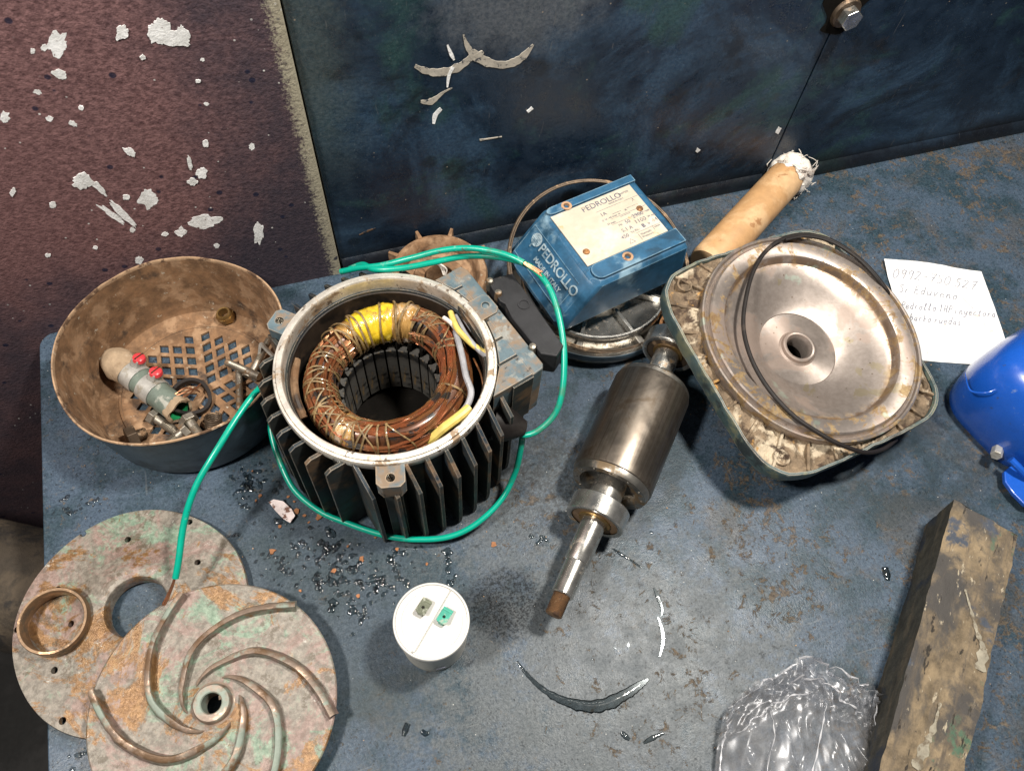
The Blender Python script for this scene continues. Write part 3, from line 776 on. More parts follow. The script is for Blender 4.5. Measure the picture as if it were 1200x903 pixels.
def build_pan_contents():
    zf = .003
    # pipe fitting
    a = P(146, 431, zf + .0115); b = P(210, 481, zf + .0108)
    ax = (b - a).normalized()
    t = thing('pipe_fitting', 'grey pipe stub with two banded red screws and a brown bulb end', 'pipe fitting', a)
    L = (b - a).length
    Mx = zframe((0, 0, 0), ax, (0, 0, 1))
    g = G()
    prof = []
    for i in range(15):
        u = i / 14
        zz = -.019 + u * .026
        rr = .0122 * math.sqrt(max(0, 1 - ((u - .55) / .56) ** 2)) if u < .55 else .0122 * (1 - .22 * (u - .55))
        prof.append((rr, zz))
    g.lathe(prof, 28, Mx, wob=lambda an, r, z: (.0011 * mnoise.noise(Vector((math.cos(an) * 2, math.sin(an) * 2, z * 150))), 0))
    g.obj('putty_bulb', M['clay'], t)
    g = G(); g.lathe([(.0080, L), (.0097, L), (.0097, .004), (0, .004)], 32, Mx); g.obj('pipe', M['pipe_grey'], t)
    g = G(); g.lathe([(.0082, L + .0002), (.0080, L - .020), (0, L - .020)], 32, Mx); g.obj('green_bore', M['pipe_green'], t)
    g = G(); g.lathe([(.0080, L + .001), (.0101, L + .0013), (.0104, L - .002), (.0100, L - .0045), (.0098, L - .0047), (.0098, L - .001)], 32, Mx, wob=lambda an, r, z: (.0005 * math.sin(7 * an), .0009 * math.sin(5 * an))); g.obj('frayed_end', M['clay'], t)
    for zc, w, scr in ((.0115, .0115, (177, 427)), (.0295, .0120, (199, 445))):
        g = G(); g.lathe([(.0098, zc - w / 2), (.0107, zc - w / 2), (.0107, zc + w / 2), (.0098, zc + w / 2)], 40, Mx, closed=True)
        bd = g.obj('clamp_band', M['band'], t, bevel=.0002)
        sp = P(scr[0], scr[1], zf + .0260) - a
        foot = ax * zc
        d = sp - foot; d -= ax * d.dot(ax); dn = d.normalized()
        S = zframe(foot + dn * .0100, dn)
        g = G(); g.prism([(-.0045, -.003), (.0045, -.003), (.0045, .003), (-.0045, .003)], 0, d.length - .0125, S); g.obj('clamp_lug', M['band'], t, bevel=.0004)
        S2 = zframe(foot + dn * (d.length - .003), (dn + Vector((0, 0, .9))).normalized())
        g = G(); g.lathe([(0, .0032), (.0030, .0032), (.0042, .0024), (.0048, .0006), (.0048, -.0006), (.0036, -.0014), (0, -.0014)], 18, S2); hd = g.obj('red_screw_head', M['red'], t)
        g = G(); g.box((0, 0, .0030), (.0078, .0009, .0011), S2); g.obj('screw_slot', M['dark_bolt'], hd)
    # copper tails at the open end
    o = P(196, 461, .018)
    t2 = thing('copper_wire_tail', 'twist of orange copper wire over the open end of the pipe stub', 'wire', o)
    for i, pts in enumerate([[(195, 460, .020), (206, 463, .021), (220, 458, .018), (232, 453, .010)], [(197, 463, .019), (210, 466, .0195), (222, 461, .016), (236, 449, .008)], [(205, 462, .022), (216, 455, .020), (228, 456, .013), (234, 459, .008)]]):
        g = G(); g.tube(spline([P(*p) - o for p in pts], 6), .0006, 6); g.obj('strand', M['bare_copper'], t2)
    # dark ring lying behind the pipe
    c = P(223, 466, .0075)
    g = G(); S = zframe((0, 0, 0), (.18, -.05, 1))
    g.lathe([(.0125, -.0025), (.0150, -.0025), (.0152, .0025), (.0127, .0025)], 40, S, closed=True, wob=lambda an, r, z: (.0006 * math.sin(3 * an), 0))
    o = g.obj('rubber_ring', M['black_rubber'], None); o.location = c
    tag(o, 'dark dirty ring lying on the grille beside the pipe stub', 'ring')
    # lock nut
    c = P(266, 373, zf)
    t = thing('lock_nut', 'brass coloured lock nut at the back of the fan cover', 'nut', c)
    S = zframe((0, 0, .0), (-.12, .05, 1))
    vs, fs = plate(circle(.0072, 6, ph=.4), [circle(.0040, 20)], .0004, .0055)
    g = G(); g.add(vs, fs, S); g.obj('hex_body', M['brass'], t, bevel=.0005)
    g = G(); g.lathe([(.0040, .0030), (.0040, .0080), (.0052, .0082), (.0060, .0070), (.0060, .0050)], 28, S); g.obj('collar', M['brass'], t)
    z = zf + .0034
    bolt('steel_bolt', 'bright threaded bolt lying across the two others beside the motor fins', P(304, 441, .0135), P(265, 424, .010), .0030, .0054, M['bolt'], head=False)
    bolt('steel_bolt', 'long slim bolt pointing at the green cable from under the bright bolt', P(280, 436, .0065), P(281, 480, .006), .0027, .005, M['bolt'], head=False)
    bolt('steel_bolt', 'bolt leaning on the fan cover wall with its round head down', P(292, 443, .0075), P(316, 396, .014), .0028, .0060, M['bolt'], headh=.004, hexn=14)
    bolt('hex_bolt', 'short hex bolt below the pipe stub, head towards the bulb', P(178, 486, .0085), P(207, 507, .0065), .0036, .0066, M['bolt'])
    bolt('hex_bolt', 'hex bolt touching the near wall of the fan cover, head to the right', P(220, 501, .0095), P(196, 521, .0075), .0036, .0066, M['bolt'])
    bolt('hex_bolt', 'hex bolt standing out beside the coil spring, head away from the wall', P(219, 489, .0105), P(235, 512, .0095), .0036, .0068, M['bolt'])
    # spring
    c = P(250, 494, .0085)
    g = G(); S = zframe((0, 0, 0), (.25, .35, 1)); pts = []
    for i in range(110):
        an = i / 18 * 2 * PI
        pts.append(S @ Vector((.0054 * math.cos(an), .0054 * math.sin(an), -.0070 + i / 110 * .0125)))
    g.tube(pts, .00085, 7)
    o = g.obj('coil_spring', M['dark_bolt']); o.location = c
    tag(o, 'small dark coil spring at the near wall of the fan cover', 'spring')
    bolt('hex_bolt', 'large dark hex bolt lying against the near left wall of the fan cover', P(149, 515, .010), P(172, 506, .007), .0042, .0085, M['dark_bolt'], headh=.007)
    # bent steel clip standing at the right wall
    c = P(309, 413, .014)
    g = G()
    S = frame((0, 0, 0), (.5, -.8, .1), z=(.2, .2, 1))
    g.prism([(-.008, -.007), (-.006, -.0072), (.0006, .0052), (.0072, -.007), (.0088, -.0064), (.0016, .0080), (-.0004, .0080)], -.0012, .0012, frame((0, 0, 0), (.9, -.3, .3), y=(.1, .5, .85)))
    o = g.obj('steel_clip', M['band']); o.location = c
    tag(o, 'bent V-shaped steel clip standing beside the motor fins', 'clip')
build_pan_contents()

# ================================================================== MOTOR BODY
MC = Vector((.0187, .2564, 0)); MA = 17.5
def build_motor():
    t = thing('motor_stator', 'open finned electric motor body with copper winding inside a bright rim', 'motor', MC, (0, 0, R(MA)))
    # housing wall
    g = G()
    g.lathe([(.0615, .001), (.0665, .001), (.0668, .088), (.0675, .090), (.0628, .0895), (.0625, .0885), (.0622, .0595), (.0622, .0005)], 96, closed=True)
    g.obj('housing', M['fin'], t)
    g = G()
    g.lathe([(.0640, .0885), (.0675, .0885), (.0697, .0905), (.0702, .0935), (.0702, .0975), (.0697, .0986), (.0684, .0988), (.0681, .0984), (.0678, .1000), (.0660, .1004), (.0646, .1003), (.0641, .0996), (.0640, .0985)], 128, closed=True)
    g.obj('rim', M['rim_metal'], t)
    g = G(); g.lathe([(.0638, .0884), (.0618, .0870), (.0616, .0600), (.0618, .0598), (.0640, .0598)], 96); g.obj('inner_wall', M['inner_wall'], t)
    # fins: four sets of parallel ribs
    rng = random.Random(3)
    for d in range(4):
        Q = Matrix.Rotation(R(90 * d), 4, 'Z')
        for i in range(-4, 5):
            s = i * .0125 + (.0062 if d % 2 == 0 else 0)
            if d == 0 and -.062 < s < .045: continue      # the terminal box stands here
            if abs(s) > .055: continue
            x0 = math.sqrt(max(0, .0655 ** 2 - s * s))
            env = .0805 if d == 2 else .0855
            x1 = math.sqrt(env ** 2 - s * s)
            x1 = max(x1, x0 + .012)
            zt = .0945 if d == 2 else .0955
            c = .004 if d == 2 else .001
            th = .0013
            prof = [(x0, .002), (x1, .002), (x1 + .001, .012), (x1, zt - .010 - c), (x1 - .0015, zt - .004) if d != 2 else (x1 - .0004, zt - .003), (x1 - .003 - c * .3, zt), (x0, zt)] if d == 2 else \
                   [(x0, .002), (x1, .002), (x1 + .001, .012), (x1, zt - .013), (x0 + .006, zt), (x0, zt)]
            Mx = Q @ Matrix(((1, 0, 0, 0), (0, 0, -1, s), (0, 1, 0, 0), (0, 0, 0, 1)))
            g = G(); g.prism(prof, -th, th, Mx)
            g.obj('cooling_fin', M['fin'], t, bevel=.0004)
    # fins under the terminal box, lower half only
    for i in range(-4, 3):
        s = i * .0125 + .0062
        x0 = math.sqrt(max(0, .0655 ** 2 - s * s))
        Mx = Matrix(((1, 0, 0, 0), (0, 0, -1, s), (0, 1, 0, 0), (0, 0, 0, 1)))
        g = G(); g.prism([(x0, .002), (.082, .002), (.080, .045), (x0, .045)], -.0013, .0013, Mx); g.obj('cooling_fin', M['fin'], t, bevel=.0004)
    # threaded lugs
    for wa, rr in ((139.9, .0768), (-100.8, .0772), (19.0, .0762)):
        Q = Matrix.Rotation(R(wa - MA), 4, 'Z') @ Matrix.Translation((rr, 0, 0))
        vs, fs = plate([(-.009, -.0085), (.0035, -.0085), (.0065, -.0055), (.0065, .0055), (.0035, .0085), (-.009, .0085)], [circle(.0027, 16, (.0005, 0))], .082, .0965 if wa != 19.0 else .0992)
        g = G(); g.add(vs, fs, Q); o = g.obj('screw_lug', M['casting_blue'], t, bevel=.0006)
        g = G(); g.lathe([(.0026, .096), (.0026, .086), (0, .086)], 16, Q @ Matrix.Translation((.0005, 0, 0))); g.obj('threaded_hole', M['steel'], o)
        if wa != 19.0:
            g = G(); g.prism([(-.009, -.006), (.0035, -.0055), (.0035, .0055), (-.009, .006)], .004, .082, Q); g.obj('lug_rib', M['fin'], o)
    # terminal box base: ledge of bars with slots, outer wall
    ys = [-.0575, -.040, -.0235, -.0075, .0085, .0245, .0395]
    tb = bpy.data.objects.new('terminal_box', None); col.objects.link(tb); tb.parent = t
    for i in range(6):
        a, b = ys[i] + .0007, ys[i + 1] - .0007
        xm = lambda y: math.sqrt(max(.0, .0715 ** 2 - y * y))
        g = G(); g.prism([(xm(a), a), (.0735, a), (.0735, b), (xm(b), b)] if max(xm(a), xm(b)) < .073 else [(.071, a), (.0735, a), (.0735, b), (.071, b)], .060, .0972)
        g.obj('ledge_bar', M['casting_blue'], tb, bevel=.0005)
    g = G(); g.prism([(.0728, -.0578), (.0815, -.0570), (.0835, -.054), (.0835, .034), (.0810, .0395), (.0728, .0395)], .046, .0975); g.obj('box_wall', M['casting_blue'], tb, bevel=.0012)
    g = G(); g.prism([(.058, -.0583), (.0735, -.0583), (.0735, .0395), (.064, .0395)], .046, .0955); g.obj('box_core', M['fin'], tb)
    # black terminal block clipped beside the box
    B = lambda x, y: P(x, y, .098) - MC
    q = Matrix.Rotation(R(-MA), 4, 'Z')
    poly = [(q @ B(*p))[:2] for p in [(570, 327), (601, 319), (661, 404), (653, 417), (634, 414), (600, 372), (592, 355), (586, 352)]]
    poly = [p[:] for p in poly]
    g = G(); g.prism(poly, .076, .0975); tbk = g.obj('terminal_block', M['black_plastic'], t, bevel=.0012)
    cc = q @ B(614, 356)
    g = G(); g.lathe([(.0042, .0974), (.0042, .0981), (.0030, .0981), (.0028, .0972), (0, .0972)], 24, Matrix.Translation((cc.x, cc.y, 0))); g.obj('moulded_boss', M['black_plastic'], tbk)
    for (px, py) in ((584, 343), (624, 406), (574, 329)):
        cc = q @ (P(px, py, .099) - MC)
        g = G(); g.lathe([(0, .1005), (.0022, .1), (.0026, .0975), (.0026, .090), (0, .090)], 12, Matrix.Translation((cc.x, cc.y, 0))); g.obj('terminal_screw', M['bolt'], tbk)
    # rubber cable gland low on the box
    gp = q @ (P(600, 500, .060) - MC)
    g = G(); ax = Vector((.75, -.62, -.22)).normalized()
    S = zframe(Vector((gp.x, gp.y, .062)) - ax * .010, ax)
    g.lathe([(0, -.004), (.0125, -.004), (.0125, .004), (.0100, .010), (.0050, .019), (.0042, .019), (0, .018)], 28, S); g.obj('cable_gland', M['black_rubber'], t)
    # stator core, slots and teeth
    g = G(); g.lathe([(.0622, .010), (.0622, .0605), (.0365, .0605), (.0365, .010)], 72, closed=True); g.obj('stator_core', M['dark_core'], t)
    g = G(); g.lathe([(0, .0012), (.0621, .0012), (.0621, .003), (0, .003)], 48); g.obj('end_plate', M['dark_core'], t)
    tg = G()
    tg.prism([(.0372, -.0021), (.0335, -.0024), (.0318, -.0036), (.0311, -.0034), (.0311, .0034), (.0318, .0036), (.0335, .0024), (.0372, .0021)], .011, .0612)
    tm = tg.mesh('stator_tooth', M['lamination'], 20)
    lm = G(); lm.tube([(.0345, .0041, .012), (.0345, .0041, .0685)], .0017, 6); lmm = lm.mesh('slot_liner', M['dark_core'])
    for i in range(24):
        o = link('stator_tooth', tm, t); o.rotation_euler = (0, 0, 2 * PI * i / 24)
        o = link('slot_liner', lmm, t); o.rotation_euler = (0, 0, 2 * PI * i / 24)
    # winding overhang
    RC, RA, RB, ZC = .0438, .0100, .0130, .0765
    def cs(ph, th, k=1.0):
        rr = RC + RA * k * math.cos(th) + .0012 * math.sin(2 * ph + 1) + .0007 * mnoise.noise(Vector((math.cos(ph) * 3, math.sin(ph) * 3, 2)))
        zz = ZC + RB * k * math.sin(th) * (1 + .10 * math.sin(3 * ph)) + .0014 * math.sin(2 * ph + .4)
        return Vector((rr * math.cos(ph), rr * math.sin(ph), zz))
    w = bpy.data.objects.new('winding', None); col.objects.link(w); w.parent = t
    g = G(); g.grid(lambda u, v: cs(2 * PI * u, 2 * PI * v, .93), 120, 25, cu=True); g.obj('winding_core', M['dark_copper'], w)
    g = G()
    for bn in range(22):
        tb0 = -1.15 + (PI + 2.1) * (bn + rng.uniform(-.3, .3)) / 21
        bph = rng.uniform(0, 2 * PI); bam = rng.uniform(.10, .38); bfr = rng.choice((1, 2, 2, 3)); bk = rng.uniform(.95, 1.05)
        for w_ in range(7):
            o0 = rng.uniform(0, 2 * PI); sr = rng.uniform(.3, 1.0); tw = rng.choice((1, 2, 3)) * rng.choice((-1, 1)); i = bn * 7 + w_
            pts = []
            for j in range(140):
                ph = 2 * PI * j / 140
                nn_ = mnoise.noise(Vector((math.cos(ph) * 4 + i, math.sin(ph) * 4, i)))
                th = tb0 + bam * math.sin(bfr * ph + bph) + .085 * sr * math.cos(o0 + tw * ph) + .09 * nn_
                pts.append(cs(ph, th, bk + .055 * sr * math.sin(o0 + tw * ph) + .05 * mnoise.noise(Vector((math.cos(ph) * 6, math.sin(ph) * 6 + i * 2, i)))))
            g.tube(pts, rng.uniform(.00052, .00068), 5, closed=True)
    o = g.obj('copper_wires', M['copper'], w); o['kind'] = 'stuff'
    # lacing cords: local angle of each turn
    def lace(a, lean, k=1.075, mt='cord', rad=.00075):
        g = G(); pts = []
        for j in range(26):
            th = -1.3 + (PI + 2.6) * j / 25
            ph = a + lean * math.cos(th) + .01 * math.sin(3 * th)
            pts.append(cs(ph, th, k))
        g.tube(pts, rad, 6, flat=.7); g.obj('lacing_cord', M[mt], w)
    for wd in (196, 199, 206, 209, 216, 219, 228, 231, 240, 243, 250, 257, 185, 178, 175, 166, 163, 152, 148, 141, 137, 15, 9, 36, 42, 47, 52, 56, 330):
        lace(R(wd - MA), rng.uniform(-.10, .10))
    for wd in (150, 172, 190, 203, 212, 224, 236, 262, 20, 32, 45):
        lace(R(wd - MA), rng.choice((-1, 1)) * rng.uniform(.14, .32), 1.085, 'cord', .00055)
    for wd, ln in ((100, .03), (84, -.02), (70, .06), (112, -.08), (116, .10), (62, -.05), (107, .02), (124, .12), (128, -.1)):
        lace(R(wd - MA), ln, 1.30)
    # yellow tape sleeve at the back and amber tape at both ends
    def sleeve(a0, a1, k, mt, name, seed):
        g = G()
        def fn(u, v):
            ph = R(a0 - MA + (a1 - a0) * u); th = 2 * PI * v
            e = min(u, 1 - u)
            kk = k * (.90 + .10 * min(1, e * 9)) * (1 + .055 * mnoise.noise(Vector((u * 9, math.cos(th) * 2.2, math.sin(th) * 2.2 + seed))) + .03 * mnoise.noise(Vector((u * 26, math.cos(th) * 5, math.sin(th) * 5))))
            return cs(ph, th, kk)
        g.grid(fn, 50, 44); g.obj(name, M[mt], w)
    sleeve(72, 112, 1.24, 'yellow_tape', 'yellow_tape', 1)
    sleeve(52, 75, 1.18, 'amber_tape', 'amber_tape', 5)
    sleeve(108, 122, 1.10, 'amber_tape', 'amber_tape', 9)
    sleeve(216, 232, 1.06, 'amber_tape', 'amber_tape', 12)
    # leads
    def lead(pts, r, mt, name='lead_wire'):
        pp = [q @ (P(x, y, z) - MC) for x, y, z in pts]
        g = G(); g.tube(spline(pp, 8), r, 10); g.obj(name, M[mt], w)
    lead([(528, 366, .090), (536, 385, .094), (552, 402, .091), (570, 415, .088), (580, 425, .080)], .0020, 'yellow_wire')
    lead([(534, 370, .088), (546, 392, .092), (560, 409, .090), (572, 420, .087), (578, 432, .078)], .0017, 'grey_sleeve')
    lead([(541, 366, .086), (548, 378, .088), (560, 395, .086), (566, 404, .078)], .0018, 'grey_sleeve')
    lead([(520, 372, .092), (528, 378, .093), (536, 388, .090)], .0014, 'gauze')
    lead([(534, 388, .090), (541, 415, .0925), (546, 440, .092), (552, 458, .090), (549, 472, .088), (542, 482, .084), (533, 492, .080)], .0021, 'grey_sleeve', 'grey_lead_sleeve')
    lead([(550, 478, .088), (538, 488, .088), (522, 500, .086), (508, 512, .080), (500, 518, .074)], .0032, 'yellow_wire', 'yellow_lead_sleeve')
    lead([(555, 420, .082), (564, 440, .084), (566, 460, .082), (560, 480, .078)], .0007, 'copper')
    lead([(347, 422, .080), (344, 445, .082), (347, 468, .080), (356, 490, .076)], .0030, 'rust_brown', 'varnish_lump')
build_motor()

# ================================================================== GREEN CABLE
def build_cable():
    o = P(490, 632, 0)
    t = thing('green_cable', 'green insulated cable looped round the finned motor with bare copper ends', 'cable', o)
    RAD = .0021
    a = [(205, 677, .034), (209, 655, .040), (217, 610, .052), (228, 572, .064), (245, 540, .072), (264, 510, .076), (282, 484, .077), (300, 460, .076), (311, 450, .062), (316, 462, .045), (317, 485, .034)]
    f = [(318, 508, .028), (327, 540, .022), (345, 574, .016), (375, 599, .012), (410, 614, .010), (450, 627, .009), (490, 632, .009), (527, 628, .010), (560, 612, .012), (588, 584, .016), (603, 555, .026), (609, 530, .041), (612, 512, .052)]
    kink = lambda pp: [p + Vector((nz(p, 35, 1), nz(p, 35, 2), 0.5 * nz(p, 35, 3))) * .0007 for p in pp]
    pa = kink(spline([P(*p) - o for p in a + f], 8))
    g = G(); g.tube(pa, RAD, 12); g.obj('cable_insulation', M['green'], t)
    b = [(606, 506, .056), (616, 510, .058), (632, 504, .062), (650, 486, .070), (659, 462, .080), (661, 430, .089), (659, 395, .097), (652, 360, .103), (641, 333, .107), (622, 313, .108), (600, 304, .108), (570, 300, .106), (540, 301, .104), (505, 308, .102), (470, 315, .100), (440, 316, .097), (425, 310, .090), (410, 315, .080)]
    g = G(); g.tube(kink(spline([P(*p) - o for p in b], 8)), RAD, 12); g.obj('cable_insulation', M['green'], t)
    c = [(400, 318, .084), (420, 314, .092), (450, 311, .099), (480, 303, .105), (515, 294, .110), (548, 291, .113), (580, 295, .115), (600, 301, .115), (614, 308, .115)]
    g = G(); g.tube(kink(spline([P(*p) - o for p in c], 8)), RAD, 12); g.obj('cable_insulation', M['green'], t)
    rng = random.Random(5)
    for pts, sp in (([(612, 307, .115), (622, 313, .1145), (634, 321, .113)], .0016), ([(205, 676, .0345), (202, 686, .032), (196, 700, .029), (192, 708, .0275)], .0010)):
        e = bpy.data.objects.new('copper_end', None); col.objects.link(e); e.parent = t
        for k in range(9):
            off = Vector((rng.uniform(-1, 1), rng.uniform(-1, 1), rng.uniform(-1, 1))) * sp * .8
            pp = [P(*p) - o + off * (.45 + .9 * i / len(pts)) for i, p in enumerate(pts)]
            g = G(); g.tube(spline(pp, 5), .00042, 5); g.obj('copper_strand', M['bare_copper'], e)
build_cable()

# ================================================================== END SHIELDS BEHIND
def build_rear():
    # small rusty end shield between motor and wall
    c = Vector((.0800, .3690, 0))
    t = thing('rusty_end_shield', 'brown rusty end shield with two prongs between motor and wall', 'end shield', c)
    g = G(); g.lathe([(.0370, 0), (.0385, .006), (.0385, .026), (.0370, .029), (.0325, .030), (.0300, .027), (.0290, .020), (.022, .018), (.020, .022), (.012, .022), (.011, .016), (.011, 0)], 64); g.obj('shield_casting', M['rust_brown'], t)
    for a in (62, 100, 140, 20):
        Q = Matrix.Rotation(R(a), 4, 'Z')
        g = G(); g.prism([(.036, -.0018), (.0445, -.0012), (.0445, .0012), (.036, .0018)], .012, .030, Q); g.obj('prong', M['rust_brown'], t, bevel=.0005)
    for i in range(3):
        g = G(); pts = [P(490 + 6 * i, 312 - 3 * i, .034) - c, P(503 + 5 * i, 308, .040) - c, P(515 + 4 * i, 311 + 2 * i, .036) - c, P(520 + i, 322, .030) - c]
        g.tube(spline(pts, 6), .0007, 6); g.obj('loose_wire', M['gauze'], t)
    # big end shield below the blue terminal cover
    c = Vector((.2010, .3360, 0))
    t = thing('large_end_shield', 'round grey end shield with concentric rings under the blue terminal cover', 'end shield', c)
    g = G(); g.lathe([(.062, .0), (.0695, .003), (.0720, .012), (.0718, .0175), (.0708, .0185), (.0690, .0178), (.0672, .0120), (.0600, .010)], 96); g.obj('outer_ring', M['dark_steel'], t)
    g = G(); g.lathe([(.0706, .0180), (.0722, .0172), (.0727, .0140), (.0722, .0105), (.071, .010)], 96); g.obj('ring_edge', M['pan_blue'], t)
    g = G(); g.lathe([(.0585, .004), (.0600, .010), (.0602, .0235), (.0592, .0250), (.0578, .0250), (.0570, .0230), (.0560, .012), (.050, .009), (.030, .010), (.026, .020), (.018, .020), (.017, .008), (.0, .008)], 96); g.obj('inner_ring', M['steel'], t)
    for i in range(8):
        Q = Matrix.Rotation(R(45 * i + 14), 4, 'Z')
        g = G(); g.box((.0645, 0, .0125), (.013, .0055, .010), Q); g.obj('bridge', M['dark_steel'], t, bevel=.0008)
        g = G(); g.box((.043, 0, .0135), (.026, .003, .007), Q); g.obj('spoke', M['steel'], t, bevel=.0006)
    # thin hoop leaning on it
    g = G()
    S = zframe(Vector((.2035, .3385, .036)), (.02, -.28, 1))
    pts = [S @ Vector((.0735 * math.cos(2 * PI * i / 96), .0735 * math.sin(2 * PI * i / 96), 0)) for i in range(96)]
    g.tube(pts, .0011, 8, closed=True); pts2 = [S @ Vector((.0720 * math.cos(2 * PI * i / 96), .0720 * math.sin(2 * PI * i / 96), .0005)) for i in range(96)]
    g.tube(pts2, .0009, 8, closed=True)
    org = Vector((.2035, .3385, .016))
    o = g.obj('gasket_hoop', M['dark_bolt'], None, origin=org); o.location = org
    tag(o, 'thin brown hoop lying behind and around the blue terminal cover', 'hoop')
build_rear()

# ================================================================== BLUE TERMINAL COVER
def build_cover():
    ZT, ZB = .072, .031
    u = (P(740, 216, ZT) - P(648, 254, ZT)); ang = math.atan2(u.y, u.x)
    U = Vector((math.cos(ang), math.sin(ang), 0)); V = Vector((-math.sin(ang), math.cos(ang), 0))
    o = P(666, 284, ZT); o.z = ZB       # centre of the plate's left edge
    t = thing('terminal_cover', 'blue plastic terminal box cover with cream nameplate and raised brand lettering', 'terminal cover', o, (0, 0, ang))
    H = ZT - ZB
    L, W = .0810, .0405
    # body: sloped logo end at the left, straight elsewhere
    g = G()
    WF, WB = .0440, .0372
    def ring(z, x0, x1, w):
        f, b_ = -(WF + w), WB + w
        return [(x0, f + .006, z), (x0 + .006, f, z), (x1, f, z), (x1, b_, z), (x0 + .006, b_, z), (x0, b_ - .006, z)]
    rings = [ring(.0, -.031, L + .002, .0012), ring(.006, -.031, L + .002, .0010), ring(H - .0035, -.006, L, 0), ring(H, -.003, L - .002, -.0030)]
    vs = [p for r in rings for p in r]; fs = []
    for k in range(3):
        for i in range(6):
            j = (i + 1) % 6
            fs.append((k * 6 + i, k * 6 + j, (k + 1) * 6 + j, (k + 1) * 6 + i))
    fs.append(tuple(range(18, 24))); fs.append(tuple(reversed(range(6))))
    g.add(vs, fs)
    body = g.obj('cover_body', M['cover_blue'], t, bevel=.0022, seg=4)
    # raised flanks with countersunk holes on both long sides
    for s, hx in ((1, .0165), (-1, .0310)):
        out = []
        y0, y1 = s * .0272, s * ((WF if s < 0 else WB) - .0032)
        for i in range(9):
            a = PI / 2 + PI * i / 8
            out.append((.0055 + .0060 * math.cos(a), (y0 + y1) / 2 + (y1 - y0) / 2 * math.sin(a)))
        out += [(L - .002, y0), (L - .002, y1)]
        if s > 0: out = out
        vs, fs = plate(out, [circle(.0026, 18, (hx, (y0 + y1) / 2 - s * .001))], H - .0015, H + .0022)
        g = G(); g.add(vs, fs); fl = g.obj('raised_flank', M['cover_blue'], t, bevel=.0012, seg=3)
        g = G(); g.lathe([(.0042, .0024 + H), (.0024, H + .0026), (.0023, H - .001), (0, H - .001)], 24, Matrix.Translation((hx, (y0 + y1) / 2 - s * .001, 0))); g.obj('screw_hole', [M['hole_rust']], fl)
        g = G(); g.lathe([(0, H - .0007), (.0021, H - .0007)], 20, Matrix.Translation((hx, (y0 + y1) / 2 - s * .001, 0))); g.obj('hole_bottom', M['dark_core'], fl)
    # nameplate
    g = G(); g.box((.0365, 0, H + .0007), (.0725, .0525, .0012)); pl = g.obj('nameplate', M['plate_cream'], t, bevel=.0002)
    zt = H + .0014
    for x, y in ((.0065, -.0145), (.0660, .0020)):
        g = G(); g.lathe([(.0028, zt - .0001), (.0024, zt + .0006), (.0010, zt + .0010), (0, zt + .0006)], 20, Matrix.Translation((x, y, 0))); g.obj('rivet', M['rivet'], pl)
    g = G()
    T = lambda x, y: Matrix.Translation((x, y, zt))
    E = .00006
    text_geo('PEDROLLO', .0072, E, T(.0250, .0185), g, space=1.0)
    text_geo('pumps', .0034, E, T(.0590, .0205), g)
    text_geo('MADE IN ITALY', .0020, E, T(.0470, .0160), g)
    text_geo('1A', .0046, E, T(.0350, .0085), g); text_geo('A', .0040, E, T(.0650, .0105), g)
    text_geo('Q 10 - 90 l/min  H', .0022, E, T(.0330, .0040), g); text_geo('------', .0040, E, T(.0440, .0060), g); text_geo('x', .0040, E, T(.0545, .0050), g); text_geo('--------', .0040, E, T(.0570, .0060), g)
    text_geo('H max', .0026, E, T(.0350, -.0010), g); text_geo('-------', .0040, E, T(.0480, .0010), g)
    text_geo('Hz', .0026, E, T(.0420, -.0055), g); text_geo('50', .0045, E, T(.0480, -.0060), g); text_geo('2900', .0050, E, T(.0560, -.0040), g); text_geo('min', .0022, E, T(.0685, -.003), g)
    text_geo('5.1 A', .0045, E, T(.0410, -.0118), g); text_geo('1100', .0052, E, T(.0545, -.0095), g); text_geo('W max', .0026, E, T(.0665, -.0085), g)
    text_geo('450', .0045, E, T(.0370, -.0172), g); text_geo('Vc ISO', .0028, E, T(.0465, -.0155), g); text_geo('B', .0048, E, T(.0575, -.0150), g, bold=.00015); text_geo('IP', .0028, E, T(.0630, -.0145), g); text_geo('44', .0048, E, T(.0675, -.0140), g)
    text_geo('Thermally', .0024, E, T(.0520, -.0205), g); text_geo('Protected', .0024, E, T(.0520, -.0232), g); text_geo('contin.', .0022, E, T(.0655, -.0190), g)
    # warning triangle and rule lines
    for p, q_ in (((.0400, -.0235), (.0450, -.0235)), ((.0450, -.0235), (.0425, -.0195)), ((.0425, -.0195), (.0400, -.0235)), ((.040, .0030), (.072, .0030)), ((.038, -.0020), (.072, -.0020)), ((.050, -.0170), (.072, -.0170)), ((.0505, -.0245), (.0505, -.0185)), ((.0645, -.0205), (.0645, -.0165)), ((.034, .0140), (.072, .0140))):
        d = Vector((q_[0] - p[0], q_[1] - p[1], 0)); m = Vector((p[0] + q_[0], p[1] + q_[1], 0)) / 2
        S = Matrix.Translation((m.x, m.y, zt)) @ Matrix.Rotation(math.atan2(d.y, d.x), 4, 'Z')
        g.box((0, 0, 0), (d.length, .00022, .00012), S)
    g.obj('plate_print', M['plate_ink'], pl, smooth=0)
    # raised lettering on the sloped end: reads towards the near side
    n0 = Vector((-.031, 0, .006)); n1 = Vector((-.004, 0, H - .001)); sl = (n1 - n0); slL = sl.length; sl.normalize()
    S = frame((0, 0, 0), (0, -1, 0), y=sl)
    def LM(x, y): return Matrix.Translation(n0 + sl * y + Vector((0, -x, 0)) + S.to_3x3() @ Vector((0, 0, .0002))) @ S
    g = G(); text_geo('PEDROLLO', .0108, .00045, LM(-.0150, slL * .56), g, space=.93, bold=.00005); lt = g.obj('raised_lettering', M['letter_grey'], t, smooth=0)
